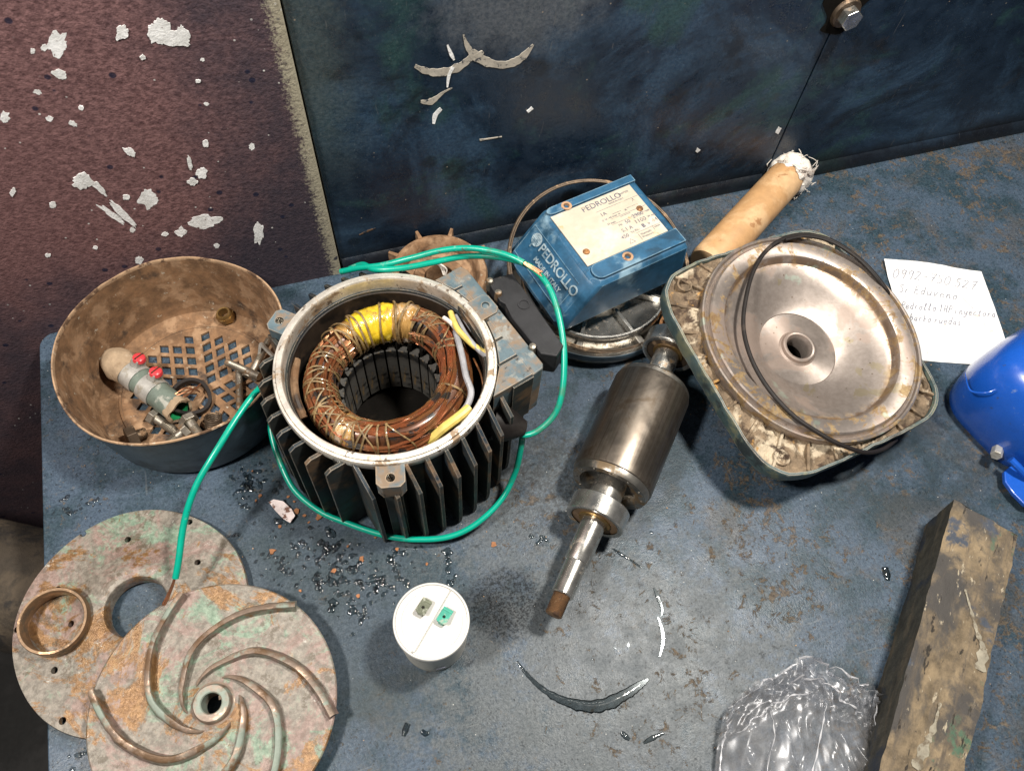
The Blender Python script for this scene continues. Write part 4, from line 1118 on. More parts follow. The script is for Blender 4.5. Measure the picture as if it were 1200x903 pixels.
    g = G(); text_geo('MADE IN ITALY', .0052, .00045, LM(-.0125, slL * .38), g, space=1.0, bold=.00012); g.obj('raised_lettering', M['letter_grey'], t, smooth=0)
    g = G(); S2 = LM(-.0212, slL * .66)
    g.lathe([(.0052, 0), (.0052, .0006), (.0046, .0006), (.0046, 0)], 32, S2); g.lathe([(.0046, .0002), (0, .0003)], 32, S2)
    for i in range(5): g.box((0, -.003 + i * .0015, .0004), (2 * math.sqrt(.0045 ** 2 - (-.003 + i * .0015) ** 2), .0005, .0005), S2)
    g.box((-.0015, -.0062, .0003), (.0012, .0035, .0006), S2)
    g.obj('round_emblem', M['letter_grey'], t, smooth=0)
    g = G()
    for (x0, x1, y0, y1) in ((-.031, .031, slL * .17, slL * .18), (-.031, .031, slL * .80, slL * .81), (-.0315, -.031, slL * .17, slL * .81), (.031, .0315, slL * .17, slL * .81)):
        g.box(((x0 + x1) / 2, (y0 + y1) / 2, 0), (x1 - x0, y1 - y0, .0006), LM(0, 0))
    g.obj('label_border', M['cover_blue'], t, smooth=0)
build_cover()

# ================================================================== ROTOR
def build_rotor():
    h = .0286
    a = P(787, 404, h); b = P(649, 719, h)
    d = (b - a); L = d.length
    t = thing('rotor', 'steel rotor on its shaft with two bearings and rusty threaded tip', 'rotor', (a.x, a.y, 0))
    S = zframe((0, 0, h), d, (0, 0, 1))
    c0, c1 = .0400, .1290
    g = G(); g.lathe([(.0274, c0 + .004), (.0282, c0 + .0045), (.0285, c0 + .006), (.0285, c1 - .006), (.0282, c1 - .0045), (.0274, c1 - .004)], 72, S); core = g.obj('rotor_core', M['rotor'], t)
    g = G(); g.lathe([(.0145, c0 + .006), (.0160, c0 - .001), (.0255, c0 - .001), (.0272, c0 + .001), (.0274, c0 + .0045)], 64, S); g.obj('end_ring', M['dark_steel'], core)
    g = G(); g.lathe([(.0274, c1 - .0045), (.0273, c1 - .001), (.0262, c1 + .001), (.0215, c1 + .001), (.0200, c1 - .001), (.0190, c1 - .006), (.0, c1 - .006)], 64, S); g.obj('end_ring', M['dark_steel'], core)
    for i in range(12):
        Q = S @ Matrix.Rotation(2 * PI * i / 12 + .1, 4, 'Z')
        g = G(); g.lathe([(0, c1 + .0016), (.0010, c1 + .0013), (.0013, c1)], 8, Q @ Matrix.Translation((.0238, 0, 0))); g.obj('casting_nib', M['dark_steel'], core)
    g = G(); g.lathe([(0, -.016), (.0070, -.016), (.0074, -.012), (.0080, -.012), (.0080, .0105), (.0095, .0105), (.0095, c0 + .006)], 40, S); g.obj('shaft', M['steel'], t)
    g = G()
    g.lathe([(.0112, c1 - .006), (.0112, c1 + .0155), (.0088, c1 + .016), (.0088, c1 + .0265)], 40, S); g.obj('shaft_collar', M['steel'], t)
    zb = c1 + .0190
    g = G()
    g.lathe([(.0084, zb + .006), (.0084, zb + .0385), (.0080, zb + .0392), (.0074, zb + .0394), (.0074, zb + .0620), (.0068, zb + .0628), (.0, zb + .0628)], 40, S); g.obj('shaft_end', M['steel'], t)
    g = G(); prof = [(.0052, zb + .0625)]; z = zb + .0625; ze = L + .001
    while z < ze - .001:
        prof += [(.0057, z + .0004), (.0050, z + .0009)]; z += .0010
    prof += [(.0046, ze), (.0, ze + .0004)]
    g.lathe(prof, 28, S); g.obj('threaded_tip', M['dark_bolt2'], t)
    for z0, w in ((-.004, .0138), (zb - .005, .0138)):
        br = bpy.data.objects.new('bearing', None); col.objects.link(br); br.parent = t
        ro = .0203
        g = G(); g.lathe([(.0165, z0 + .0004), (.0178, z0), (ro - .0006, z0), (ro, z0 + .0007), (ro, z0 + w - .0007), (ro - .0006, z0 + w), (.0178, z0 + w), (.0165, z0 + w - .0004)], 64, S); g.obj('outer_race', M['steel'], br)
        g = G(); g.lathe([(.0112, z0 + .0012), (.0166, z0 + .0012), (.0166, z0 + w - .0012), (.0112, z0 + w - .0012)], 64, S); g.obj('bearing_shield', M['bronze_ring'] if z0 > .05 else M['dark_bolt'], br)
        g = G(); g.lathe([(.0080, z0 + .0002), (.0112, z0 + .0002), (.0116, z0 + .0008), (.0116, z0 + w - .0008), (.0112, z0 + w - .0002), (.0076, z0 + w - .0002)], 48, S); g.obj('inner_race', M['brass'], br)
    # bronze sleeve behind the far bearing
    c = P(792, 381, .014)
    g = G(); Q = zframe((0, 0, 0), (-.42, -.30, .55))
    g.lathe([(.0095, -.007), (.0120, -.007), (.0120, .007), (.0095, .007)], 40, Q, closed=True)
    o = g.obj('bronze_sleeve', M['rivet'], None, bevel=.0003); o.location = c
    tag(o, 'orange rusty sleeve ring tucked between far rotor bearing and pump flange', 'ring')
build_rotor()

# ================================================================== PUMP FLANGE WITH STAINLESS DISH
FC = Vector((.3229, .2221, .060)); FN = Vector((.0927, -.0967, 1)).normalized()
FM = zframe(FC, FN, (math.cos(R(8)), math.sin(R(8)), 0))
def flange_r(a, s=1.0):
    """outline of the square flange seen from the dish centre (the casting sits off centre)"""
    p = 5.4; aa = .0845 * s; ab = .0880 * s; ox, oy = -.0083, -.0018
    lo, hi = .03, .16
    for _ in range(28):
        m = (lo + hi) / 2
        if (abs((m * math.cos(a) - ox) / aa) ** p + abs((m * math.sin(a) - oy) / ab) ** p) > 1: hi = m
        else: lo = m
    return lo
def build_flange():
    t = thing('pump_flange', 'square cast pump flange with round stained stainless dish, propped at a tilt', 'pump flange', FC)
    t.matrix_world = FM
    n = 144
    z0, z1 = -.0190, -.0055
    g = G()
    def P2(a, s, z): r = flange_r(a, s) + .0009 * mnoise.noise(Vector((math.cos(a) * 9, math.sin(a) * 9, 2))) + .0004 * mnoise.noise(Vector((math.cos(a) * 30, math.sin(a) * 30, z * 100))); return (r * math.cos(a), r * math.sin(a), z)
    sec = [(.90, z0), (.995, z0 + .0005), (1.0, z0 + .002), (1.004, z1 - .001), (.998, z1), (.980, z1), (.972, z1 - .0025)]
    g.grid(lambda u, v: P2(2 * PI * u, *sec[round(v * 6)]), n, 7, cu=True); g.obj('flange_edge', M['flange_side'], t)
    g = G()
    def crust(u, v):
        a = 2 * PI * u
        ro = max(.0785, flange_r(a, .975)); ri = .0765; r = ri + (ro - ri) * v
        x, y = r * math.cos(a), r * math.sin(a)
        hgt = .0046 * mnoise.fractal(Vector((x * 85, y * 85, 3)), 1.0, 2.0, 4) + .0018 * abs(mnoise.noise(Vector((x * 210, y * 210, 1))))
        return (x, y, z1 - .0034 + hgt * min(1, (1 - v) * 6 + .15))
    g.grid(crust, 420, 14, cu=True); g.obj('scaled_face', M['flange_crust'], t)
    g = G(); g.grid(lambda u, v: P2(2 * PI * u, (.93, .97)[round(v)], z1 - .0075), n, 2, cu=True); g.obj('flange_web', M['flange_crust'], t)
    for i in range(28):
        a = 2 * PI * i / 28 + .06
        r1 = flange_r(a, .975)
        if r1 < .0885: continue
        g = G(); Q = Matrix.Rotation(a, 4, 'Z'); g.box(((.083 + r1) / 2, 0, z1 - .0030), (r1 - .083, .0022, .0050), Q); g.obj('face_rib', M['flange_crust'], t, bevel=.0007)
    for a in (44, 134, 224, 314):
        Q = Matrix.Rotation(R(a), 4, 'Z') @ Matrix.Translation((flange_r(R(a)) - .012, 0, 0))
        g = G(); g.lathe([(.0060, z1 - .004), (.0058, z1 - .0002), (.0046, z1), (.0040, z1 - .0012), (.0036, z1 - .005), (0, z1 - .005)], 24, Q); g.obj('bolt_boss', M['flange_crust'], t)
    # dish
    g = G()
    g.lathe([(.0828, -.0120), (.0846, -.0060), (.0850, -.0012), (.0846, .0002), (.0836, .0006), (.0826, 0), (.0820, -.0022), (.0806, -.0030), (.0796, -.0018), (.0790, .0008), (.0780, .0018), (.0766, .0016),
             (.0700, .0006), (.0678, -.0004), (.0668, -.0022), (.0660, -.0052), (.0648, -.0066), (.0610, -.0078), (.0520, -.0130), (.0400, -.0195), (.0330, -.0226), (.0305, -.0233), (.0300, -.0239), (.0180, -.0244), (.0145, -.0242), (.0132, -.0230), (.0126, -.0205), (.0116, -.0198), (.0104, -.0200), (.0092, -.0225), (.0086, -.0240), (.0084, -.034)], 160)
    dish = g.obj('stainless_dish', M['stainless'], t, smooth=28)
    g = G(); g.lathe([(.0092, -.034), (.0092, -.050), (0, -.050)], 32); g.obj('shaft_bore', M['dark_core'], dish)
    # bracket body under the flange
    g = G(); g.lathe([(.062, z0 + .002), (.060, z0 - .006), (.050, -.030), (.046, -.050), (.040, -.0525), (0, -.0525)], 64); g.obj('bracket_body', M['flange_side'], t)
    # sealing cord lying over the dish: its own thing
    def on_plane(px, py, hgt):
        v = Vector((px - 600, -(py - 451.5), -906)); w = Matrix(CAM_ROT) @ v
        o = Vector((0, 0, CAM_H)); k = ((FC + FN * hgt) - o).dot(FN) / w.dot(FN)
        return o + w * k
    pts = [(1046, 352, -.008), (1038, 338, .001), (1018, 313, .004), (994, 293, .005), (968, 279, .005), (940, 275, .005), (915, 281, .005), (896, 296, .004), (882, 320, .003), (874, 350, .002), (871, 378, .001), (875, 404, .001), (886, 432, .0015), (905, 461, .0025), (930, 487, .004), (953, 503, .0045), (975, 516, .004), (996, 525, .001), (1016, 530, -.005), (1035, 526, -.012), (1050, 515, -.018)]
    g = G(); g.tube(spline([on_plane(*p) for p in pts], 7), .0016, 10, flat=.85)
    pts2 = [(1042, 352, -.006), (1030, 330, .003), (1005, 303, .006), (975, 284, .0065), (945, 277, .0066), (920, 281, .0055)]
    og = FC.copy(); og.z = .03
    g2 = G(); g2.tube(spline([on_plane(*p) for p in pts2], 7), .0012, 8)
    c = thing('sealing_cord', 'thin black rubber sealing cord looped over the stainless dish', 'cord', og)
    g.obj('cord_loop', M['black_rubber'], c, origin=og); g2.obj('cord_overlap', M['black_rubber'], c, origin=og)
build_flange()

# ================================================================== WOODEN HANDLE WITH GAUZE
def build_handle():
    z = .0175
    a = P(924, 205, z); b = P(850, 287, z)
    d = (b - a).normalized()
    e = b + d * .030
    t = thing('wooden_handle', 'pale round wooden handle with frayed white gauze wrapped on its end', 'handle', (a.x, a.y, 0))
    S = zframe((0, 0, z), d, (0, 0, 1)); L = (e - a).length
    g = G(); g.lathe([(0, -.006), (.0155, -.005), (.0163, .0), (.0166, L * .5), (.0168, L - .003), (.0155, L), (0, L)], 40, S, wob=lambda an, r, zz: (.0003 * math.sin(3 * an + zz * 40), 0)); g.obj('handle_shaft', M['wood'], t)
    g = G()
    def wr(u, v):
        an = 2 * PI * u; zz = -.0125 + .021 * v
        r = .0176 + .0022 * math.sin(v * PI) + .0012 * mnoise.noise(Vector((math.cos(an) * 3, math.sin(an) * 3, v * 4))) + .0008 * mnoise.noise(Vector((math.cos(an) * 9, math.sin(an) * 9, v * 14)))
        if v < .02: r = .004
        elif v < .14: r *= .86
        if v > .93: r = .0168; zz += .0018 * math.sin(7 * an) + .001 * math.sin(13 * an)
        return S @ Vector((r * math.cos(an), r * math.sin(an), zz))
    g.grid(wr, 72, 18, cu=True); g.obj('gauze_wrap', M['gauze'], t)
    rng = random.Random(11)
    for k in range(46):
        an = rng.uniform(0, 2 * PI); z0 = rng.uniform(-.012, .008); r = .0190
        p0 = Vector((r * math.cos(an), r * math.sin(an), z0)); ln = rng.uniform(.004, .012); cu = rng.uniform(-.5, .5); out = rng.uniform(.2, .9)
        pts = []
        for j in range(7):
            f = j / 6; aa = an + cu * f
            rr = r + ln * out * f * (1 - .35 * f)
            pts.append(S @ Vector((rr * math.cos(aa), rr * math.sin(aa), z0 + ln * (1 - out) * f * rng.choice((-1, 1)))))
        if min(p.z for p in pts) < .001 - z + z: 
            pts = [Vector((p.x, p.y, max(p.z, .0008))) for p in pts]
        g = G(); g.tube(pts, .00028, 4); g.obj('loose_thread', M['gauze'], t)
    for k in range(3):
        pts = [S @ Vector(((.0195 + .003 * math.sin(f * PI) * (k + 1) / 2) * math.cos(1.9 + f * .9 + PI), (.0195 + .003 * math.sin(f * PI) * (k + 1) / 2) * math.sin(1.9 + f * .9 + PI), -.006 + .016 * f)) for f in [i / 10 for i in range(11)]]
        g = G(); g.tube(pts, .0003, 5); g.obj('loose_thread', M['gauze'], t)
build_handle()

# ================================================================== PAPER NOTE
GL = {
 '0': [[(.3, 1), (.08, .8), (.05, .4), (.2, 0), (.45, .1), (.55, .5), (.45, .9), (.3, 1)]], '9': [[(.5, .8), (.3, 1), (.1, .8), (.2, .55), (.45, .65), (.5, .95), (.48, .4), (.4, 0)]],
 '2': [[(.05, .8), (.25, 1), (.45, .8), (.3, .4), (.05, .02), (.3, .08), (.55, 0)]], '7': [[(.05, .95), (.3, .92), (.55, 1), (.4, .5), (.3, 0)], [(.18, .5), (.5, .55)]], '5': [[(.5, 1), (.15, .95), (.12, .6), (.4, .55), (.48, .25), (.3, 0), (.05, .08)]],
 '-': [[(.1, .5), (.5, .5)]], 'S': [[(.5, .9), (.3, 1), (.1, .8), (.4, .5), (.5, .2), (.3, 0), (.05, .1)]], 'r': [[(.1, .5), (.12, 0), (.14, .35), (.3, .5), (.42, .45)]], '.': [[(.1, 0), (.16, .04)]],
 'E': [[(.5, 1), (.15, .95), (.12, .5), (.4, .52), (.12, .5), (.1, .05), (.5, 0)]], 'd': [[(.4, .45), (.2, .5), (.05, .25), (.2, 0), (.4, .2), (.42, 1), (.42, .1), (.55, 0)]], 'u': [[(.05, .5), (.08, .1), (.25, 0), (.42, .2), (.45, .5), (.45, .05), (.55, .02)]],
 'v': [[(.05, .5), (.22, 0), (.42, .5), (.55, .45)]], 'e': [[(.05, .25), (.4, .3), (.3, .5), (.1, .4), (.08, .1), (.3, 0), (.52, .12)]], 'n': [[(.05, .5), (.08, 0), (.12, .35), (.3, .5), (.4, .3), (.42, 0), (.55, .06)]], 'o': [[(.3, .5), (.08, .35), (.12, .05), (.35, 0), (.45, .3), (.3, .5), (.55, .42)]],
 'P': [[(.1, 0), (.12, 1)], [(.05, .95), (.35, 1), (.5, .75), (.35, .5), (.12, .48)]], 'l': [[(.05, .1), (.3, .8), (.22, 1), (.15, .6), (.2, 0), (.4, .1)]], '1': [[(.1, .75), (.25, 1), (.25, 0)]], 'H': [[(.08, 1), (.1, 0)], [(.45, 1), (.45, 0)], [(.08, .5), (.45, .55)]],
 'i': [[(.15, .5), (.15, .05), (.3, 0)], [(.16, .72), (.18, .74)]], 'y': [[(.05, .5), (.12, .1), (.35, .1), (.45, .5), (.4, -.2), (.2, -.45), (.1, -.3)]], 'c': [[(.42, .42), (.2, .5), (.05, .25), (.2, 0), (.5, .1)]], 't': [[(.22, .85), (.2, .1), (.4, .02)], [(.05, .55), (.42, .58)]], 'a': [[(.4, .45), (.2, .5), (.05, .25), (.2, 0), (.38, .2), (.4, .48), (.42, .05), (.55, .02)]],
 'b': [[(.08, 1), (.08, 0), (.12, .35), (.32, .5), (.45, .25), (.3, 0), (.08, .08)]], 'k': [[(.08, 1), (.08, 0)], [(.4, .5), (.1, .25), (.45, 0)]], 's': [[(.4, .45), (.2, .5), (.12, .35), (.35, .2), (.3, 0), (.05, .05)]], 'm': [[(.05, .5), (.06, 0), (.1, .4), (.22, .48), (.27, 0), (.32, .4), (.45, .48), (.5, 0)]], '~': [[(0, .1), (.3, .25), (.7, .1), (1.0, .2)]], ' ': [],
}
def build_note():
    A, B = P(1034, 306), P(1148, 318)
    D, C = P(1062, 421), P(1186, 432)
    o = (A + B + C + D) / 4
    t = thing('paper_note', 'white paper note with faint handwriting between pump flange and new blue cover', 'paper', (o.x, o.y, 0))
    def sheet(s, v):
        p = A.lerp(B, s).lerp(D.lerp(C, s), v)
        z = .0008 + .0022 * max(0, .18 - v) / .18 * (1 - s) + .0035 * max(0, s - .80) ** 1.2 * 2 * (1 - v) + .0007 * math.sin(5 * s + 3 * v) + .0009 * abs(math.sin(3.3 * (s - .15))) + .0004 * mnoise.noise(Vector((s * 9, v * 9, 1)))
        return Vector((p.x + .0012 * math.sin(3 * v), p.y + .0012 * math.sin(4.5 * s) * (1 - v), z)) - Vector((o.x, o.y, 0))
    g = G()
    N = 28
    g.grid(lambda a, b: sheet(a, b), N, N)
    g.grid(lambda a, b: sheet(a, b) - Vector((0, 0, .00025)), N, N)
    sh = g.obj('paper_sheet', M['paper'], t)
    def st(px, py):
        q = P(px, py, .001); ax = (B - A); ay = (D - A)
        # inverse bilinear by iteration
        s, v = .5, .5
        for _ in range(12):
            p = A.lerp(B, s).lerp(D.lerp(C, s), v); e = q - p
            du = (B - A).lerp(C - D, v); dv = (D - A).lerp(C - B, s)
            det = du.x * dv.y - du.y * dv.x
            s += (e.x * dv.y - e.y * dv.x) / det; v += (du.x * e.y - du.y * e.x) / det
        return s, v
    g = G()
    rng = random.Random(2)
    def write(txt, p0, p1, h):
        n = sum((.45 if c == ' ' else 1) for c in txt)
        bx = Vector((p1[0] - p0[0], p1[1] - p0[1])); adv = bx / n; up = Vector((adv.y, -adv.x)).normalized() * h
        pos = Vector(p0)
        for c in txt:
            for sk in GL.get(c, []):
                pts = []
                for q in spline([(x, y, 0) for x, y in sk], 4) if len(sk) > 2 else [Vector((x, y, 0)) for x, y in sk]:
                    p = pos + adv * (q.x * 1.35) + up * (q.y + rng.uniform(-.015, .015)) + adv * .25 * q.y
                    s, v = st(p.x, p.y)
                    if 0 < s < 1 and 0 < v < 1: pts.append(sheet(s, v) + Vector((0, 0, .00018)))
                if len(pts) > 1: g.tube(pts, .00034, 4, flat=.4)
            pos += adv * (.45 if c == ' ' else 1)
    write('0992-750 527', (1044, 326), (1143, 339), 9.5)
    write('Sr Eduveno', (1051, 343), (1122, 352), 9)
    write('Pedrollo 1HP inyectora', (1054, 362), (1165, 372), 8)
    write('barko ruedas', (1064, 376), (1126, 382), 8)
    for a, b in (((1122, 350), (1128, 350)), ((1128, 350), (1139, 362))):
        pts = [sheet(*st(a[0] + (b[0] - a[0]) * f, a[1] + (b[1] - a[1]) * f)) + Vector((0, 0, .00018)) for f in (0, .33, .66, 1)]
        g.tube(pts, .00022, 4, flat=.4)
    g.obj('handwriting', M['ink'], sh, smooth=0)
build_note()

# ================================================================== NEW BLUE COVER AT THE RIGHT EDGE
def build_new_cover():
    o = Vector((.520, .150, 0))
    t = thing('new_fan_cover', 'glossy bright blue new motor cover cut off by the right picture edge', 'motor cover', o)
    # rounded cowl: stacked rounded outlines
    def outline(s, inset, n=40):
        pts = []
        for i in range(n):
            a = 2 * PI * i / n; p = 4.0
            cx = abs(math.cos(a)) ** (2 / p) * math.copysign(1, math.cos(a)); sy = abs(math.sin(a)) ** (2 / p) * math.copysign(1, math.sin(a))
            pts.append(((.0850 - inset) * cx * s, (.0480 - inset * .8) * sy * s))
        return pts
    lv = [(0, .004, .0), (.004, .002, 0), (.020, .000, 0), (.040, .002, 0), (.058, .007, 0), (.068, .014, 0), (.074, .024, 0), (.0765, .036, 0)]
    g = G(); n = 64
    Q = Matrix.Rotation(R(14), 4, 'Z')
    vs = []
    for z, ins, _ in lv:
        vs += [Q @ Vector((p[0], p[1], z)) for p in outline(1, ins, n)]
    fs = []
    for k in range(len(lv) - 1):
        for i in range(n):
            j = (i + 1) % n
            fs.append((k * n + i, k * n + j, (k + 1) * n + j, (k + 1) * n + i))
    fs.append(tuple(range((len(lv) - 1) * n, len(lv) * n)))
    g.add(vs, fs)
    g.obj('cover_shell', M['new_blue'], t, smooth=50)
    # pressed chevron dent on the left end
    g = G()
    p = [P(1131, 436, .040), P(1134, 452, .045), P(1140, 459, .047), P(1155, 460, .053), P(1167, 456, .056)]
    g.tube(spline([q - o for q in p], 8), [.0007 * math.sin(PI * (i + .5) / 33) + .0001 for i in range(33)], 8); g.obj('pressed_rib', M['new_blue'], t)
    # screw and mounting tab at the near corner
    c = P(1168, 531, .016) - o
    g = G(); S = zframe(c, (-.75, -.55, .25)); g.prism(circle(.0042, 6), -.006, .003, S); g.obj('fixing_screw', M['band'], t, bevel=.0006)
    g = G()
    tp = [P(x, y, .010) - o for x, y in ((1177, 552), (1184, 546), (1205, 540), (1240, 548), (1240, 600), (1202, 592), (1188, 578), (1178, 564))]
    g.prism([(q.x, q.y) for q in tp], .006, .010); g.obj('mounting_tab', M['new_blue'], t, bevel=.001)
    g = G(); g.tube(spline([P(1184, 538, .020) - o, P(1194, 548, .018) - o, P(1204, 558, .014) - o], 5), .0028, 10); g.obj('tab_rib', M['new_blue'], t)
build_new_cover()

# ================================================================== TIMBER BLOCK
def build_block():
    o = P(1118, 585, .043); ax = Vector((-.719, -.695, 0)).normalized(); ay = Vector((ax.y, -ax.x, 0))   # ay points to the right side
    if ay.x < 0: ay = -ay
    t = thing('timber_block', 'stained weathered timber block lying along the right front corner', 'timber', (o.x, o.y, 0), (0, 0, math.atan2(ax.y, ax.x)))
    inv = Matrix.Rotation(-math.atan2(ax.y, ax.x), 4, 'Z')
    ax = Vector((1, 0, 0)); ay = Vector((0, 1, 0))
    L, Wd, H = .30, .0440, .043
    def skin(u, v, face):
        pass
    g = G()
    nx, nw = 90, 16
    def edge_noise(s, w, amp):
        return amp * mnoise.fractal(Vector((s * 60, w * 60, 2)), 1, 2, 4)
    def pt(s, w, z):
        # s along, w across 0..1, z 0..1
        q = ax * s + ay * (w * Wd + (.004 * (1 - z) * (1 - w)))
        rough = .0007 * mnoise.noise(Vector((s * 130, w * 8, z * 9))) + .0013 * mnoise.noise(Vector((s * 28, w * 3, z * 2)))
        n = Vector(((w - .5) * 2, 0, (z - .5) * 2))
        dd = ay * (n.x * rough * (1 if abs(n.x) > .9 else 0)) + Vector((0, 0, 1)) * (rough * (1 if n.z > .9 else 0))
        if s < .0005:
            dd += ax * (.004 * w + .0016 * mnoise.noise(Vector((w * 6, z * 6, 1))))
        # chipped arrises
        if z > .99 and (w < .01 or w > .99): dd += Vector((0, 0, -abs(.0022 * mnoise.noise(Vector((s * 75, w * 9, 5))))))
        return q + Vector((0, 0, z * H)) + dd
    sect = [(0, i / 8) for i in range(9)] + [(i / 10, 1) for i in range(1, 11)] + [(1, 1 - i / 8) for i in range(1, 9)]
    m = len(sect)
    ss = [L * (i / nx) for i in range(nx + 1)]
    vs = [pt(s, *q) for s in ss for q in sect]
    fs = []; 
    g.v = [Vector(v) for v in vs]
    for i in range(nx):
        for k in range(m - 1):
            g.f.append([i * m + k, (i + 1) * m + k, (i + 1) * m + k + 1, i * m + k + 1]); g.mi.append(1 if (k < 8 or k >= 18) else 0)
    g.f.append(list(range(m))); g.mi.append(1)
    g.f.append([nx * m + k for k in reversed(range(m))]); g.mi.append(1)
    bl = g.obj('block_body', [M['log'], M['timber_shaded']], t, smooth=40)
    # pale paint drips on the top
    for pts, ws in (([(1131, 690), (1138, 715), (1145, 740), (1152, 760), (1148, 785)], [.0006, .0010, .0014, .0030, .0010]), ([(1102, 823), (1095, 850), (1085, 872), (1073, 900)], [.0008, .0016, .0028, .0034])):
        pp = spline([inv @ (P(x, y, H + .0006) - Vector((o.x, o.y, 0))) for x, y in pts], 7); mm = len(pp)
        rs = [(ws[min(int(i / (mm - 1) * (len(ws) - 1)), len(ws) - 2)] * (1 + .35 * math.sin(i * 1.7))) for i in range(mm)]
        g = G(); g.tube(pp, rs, 8, flat=.10); g.obj('paint_drip', M['drip'], bl)
build_block()

# ================================================================== PLASTIC BAG
def build_bag():
    o = P(925, 870, 0)
    t = thing('plastic_bag', 'crumpled clear plastic bag at the bottom edge beside the timber block', 'bag', (o.x, o.y, 0))
    def ip(x, tab):
        for (x0, y0), (x1, y1) in zip(tab, tab[1:]):
            if x <= x1: return y0 + (y1 - y0) * max(0, (x - x0)) / (x1 - x0)
        return tab[-1][1]
    TOP = [(0, 838), (.06, 818), (.16, 804), (.28, 796), (.38, 784), (.46, 776), (.54, 775), (.62, 784), (.70, 796), (.80, 803), (.90, 808), (1, 818)]
    LEFT = [(770, 858), (810, 852), (840, 845), (870, 839), (900, 836), (970, 828)]
    RIGHT = [(770, 1012), (815, 1020), (840, 1014), (870, 1021), (900, 1022), (970, 1026)]
    def foot(s, v):
        y = ip(s, TOP); y = y + (968 - y) * v
        xl, xr = ip(y, LEFT), ip(y, RIGHT)
        return P(xl + (xr - xl) * s, y + (2.0 + 7 * max(0, 1 - v * 6)) * mnoise.noise(Vector((s * 14, v * 9, 2))), 0)
    rng = random.Random(17)
    def sheet(top, nu, nv, seed, amp):
        """crumpled film: coarse random facets, creased edges, then a fine grid laid over them"""
        rr = random.Random(seed)
        cu, cv = 6, 5
        H = [[rr.random() for _ in range(cv + 1)] for _ in range(cu + 1)]
        Dx = [[rr.uniform(-.4, .4) for _ in range(cv + 1)] for _ in range(cu + 1)]
        def tri(s, v):
            x, y = s * cu, v * cv
            x += .6 * mnoise.noise(Vector((s * 5, v * 5, seed))); y += .6 * mnoise.noise(Vector((s * 5, v * 5, seed + 9)))
            x = min(max(x, 0), cu - 1e-4); y = min(max(y, 0), cv - 1e-4)
            i, j = int(x), int(y); fx, fy = x - i, y - j
            if (i + j) % 2 == 0:
                if fx > fy: return H[i][j] + (H[i + 1][j] - H[i][j]) * fx + (H[i + 1][j + 1] - H[i + 1][j]) * fy
                return H[i][j] + (H[i + 1][j + 1] - H[i][j + 1]) * fx + (H[i][j + 1] - H[i][j]) * fy
            if fx + fy < 1: return H[i][j] + (H[i + 1][j] - H[i][j]) * fx + (H[i][j + 1] - H[i][j]) * fy
            return H[i + 1][j + 1] + (H[i][j + 1] - H[i + 1][j + 1]) * (1 - fx) + (H[i + 1][j] - H[i + 1][j + 1]) * (1 - fy)
        def fn(s, v):
            p = foot(s, v)
            e = min(s, 1 - s); env = min(1, e * 5) ** .55 * min(1, .06 + v * 3.2) ** .7
            mouth = max(0, 1 - v / .34)
            z = .0035 + env * amp * (.75 + .35 * math.sin(4.2 * s + 1.4 * v + .6))
            k1 = 1 - 2.6 * abs(mnoise.noise(Vector((s * 6.0 + v * 1.6, v * 1.6 - s * .8, seed + 3))))
            k2 = 1 - 2.6 * abs(mnoise.noise(Vector((s * 12 - v * 4.5, v * 3.2 + s * 3, seed + 6))))
            z += env * amp * (.30 * k1 + .13 * k2) + (tri(s, v) - .5) * amp * .20
            z += mouth * amp * (.55 * (1 - 2.2 * abs(mnoise.noise(Vector((s * 10, v * 13, seed))))) + .34 * (1 - 2.2 * abs(mnoise.noise(Vector((s * 24, v * 26, seed))))))
            w = Vector((p.x - o.x, p.y - o.y, max(.0010, z)))
            # keep the outline seen from above the bench when the film rises
            return Vector((w.x * 1.0, w.y * 1.0, w.z))
        g = G(); g.grid(fn, nu, nv); return g, fn
    g, fn = sheet(True, 170, 150, 5, .024); g.obj('upper_film', M['film'], t, smooth=70)
    g2, _ = sheet(False, 70, 60, 9, .003); g2.obj('lower_film', M['film'], t, smooth=60)
    # crimped folds near the mouth and along the sides
    for k, (v0, v1, s0, s1, r0) in enumerate(((.006, .006, .02, .98, .0010), (.16, .22, .10, .46, .0008), (.10, .20, .30, .88, .0009), (.02, .98, .010, .010, .0009), (.05, .98, .990, .990, .0009), (.30, .20, .06, .24, .0007), (.22, .95, .22, .27, .0006), (.26, .95, .60, .50, .0007))):
        pts = []
        for i in range(41):
            f = i / 40
            pts.append(fn(s0 + (s1 - s0) * f, min(1, max(0, v0 + (v1 - v0) * f + .012 * math.sin(i * .37 + k)))) + Vector((0, 0, .0010)))
        g = G(); g.tube(pts, [r0 * .55 * (1 + .6 * math.sin(i * 1.1 + k)) * min(1, .15 + min(i, 40 - i) / 8) for i in range(41)], 6); g.obj('film_crease', M['crease'], t)
build_bag()

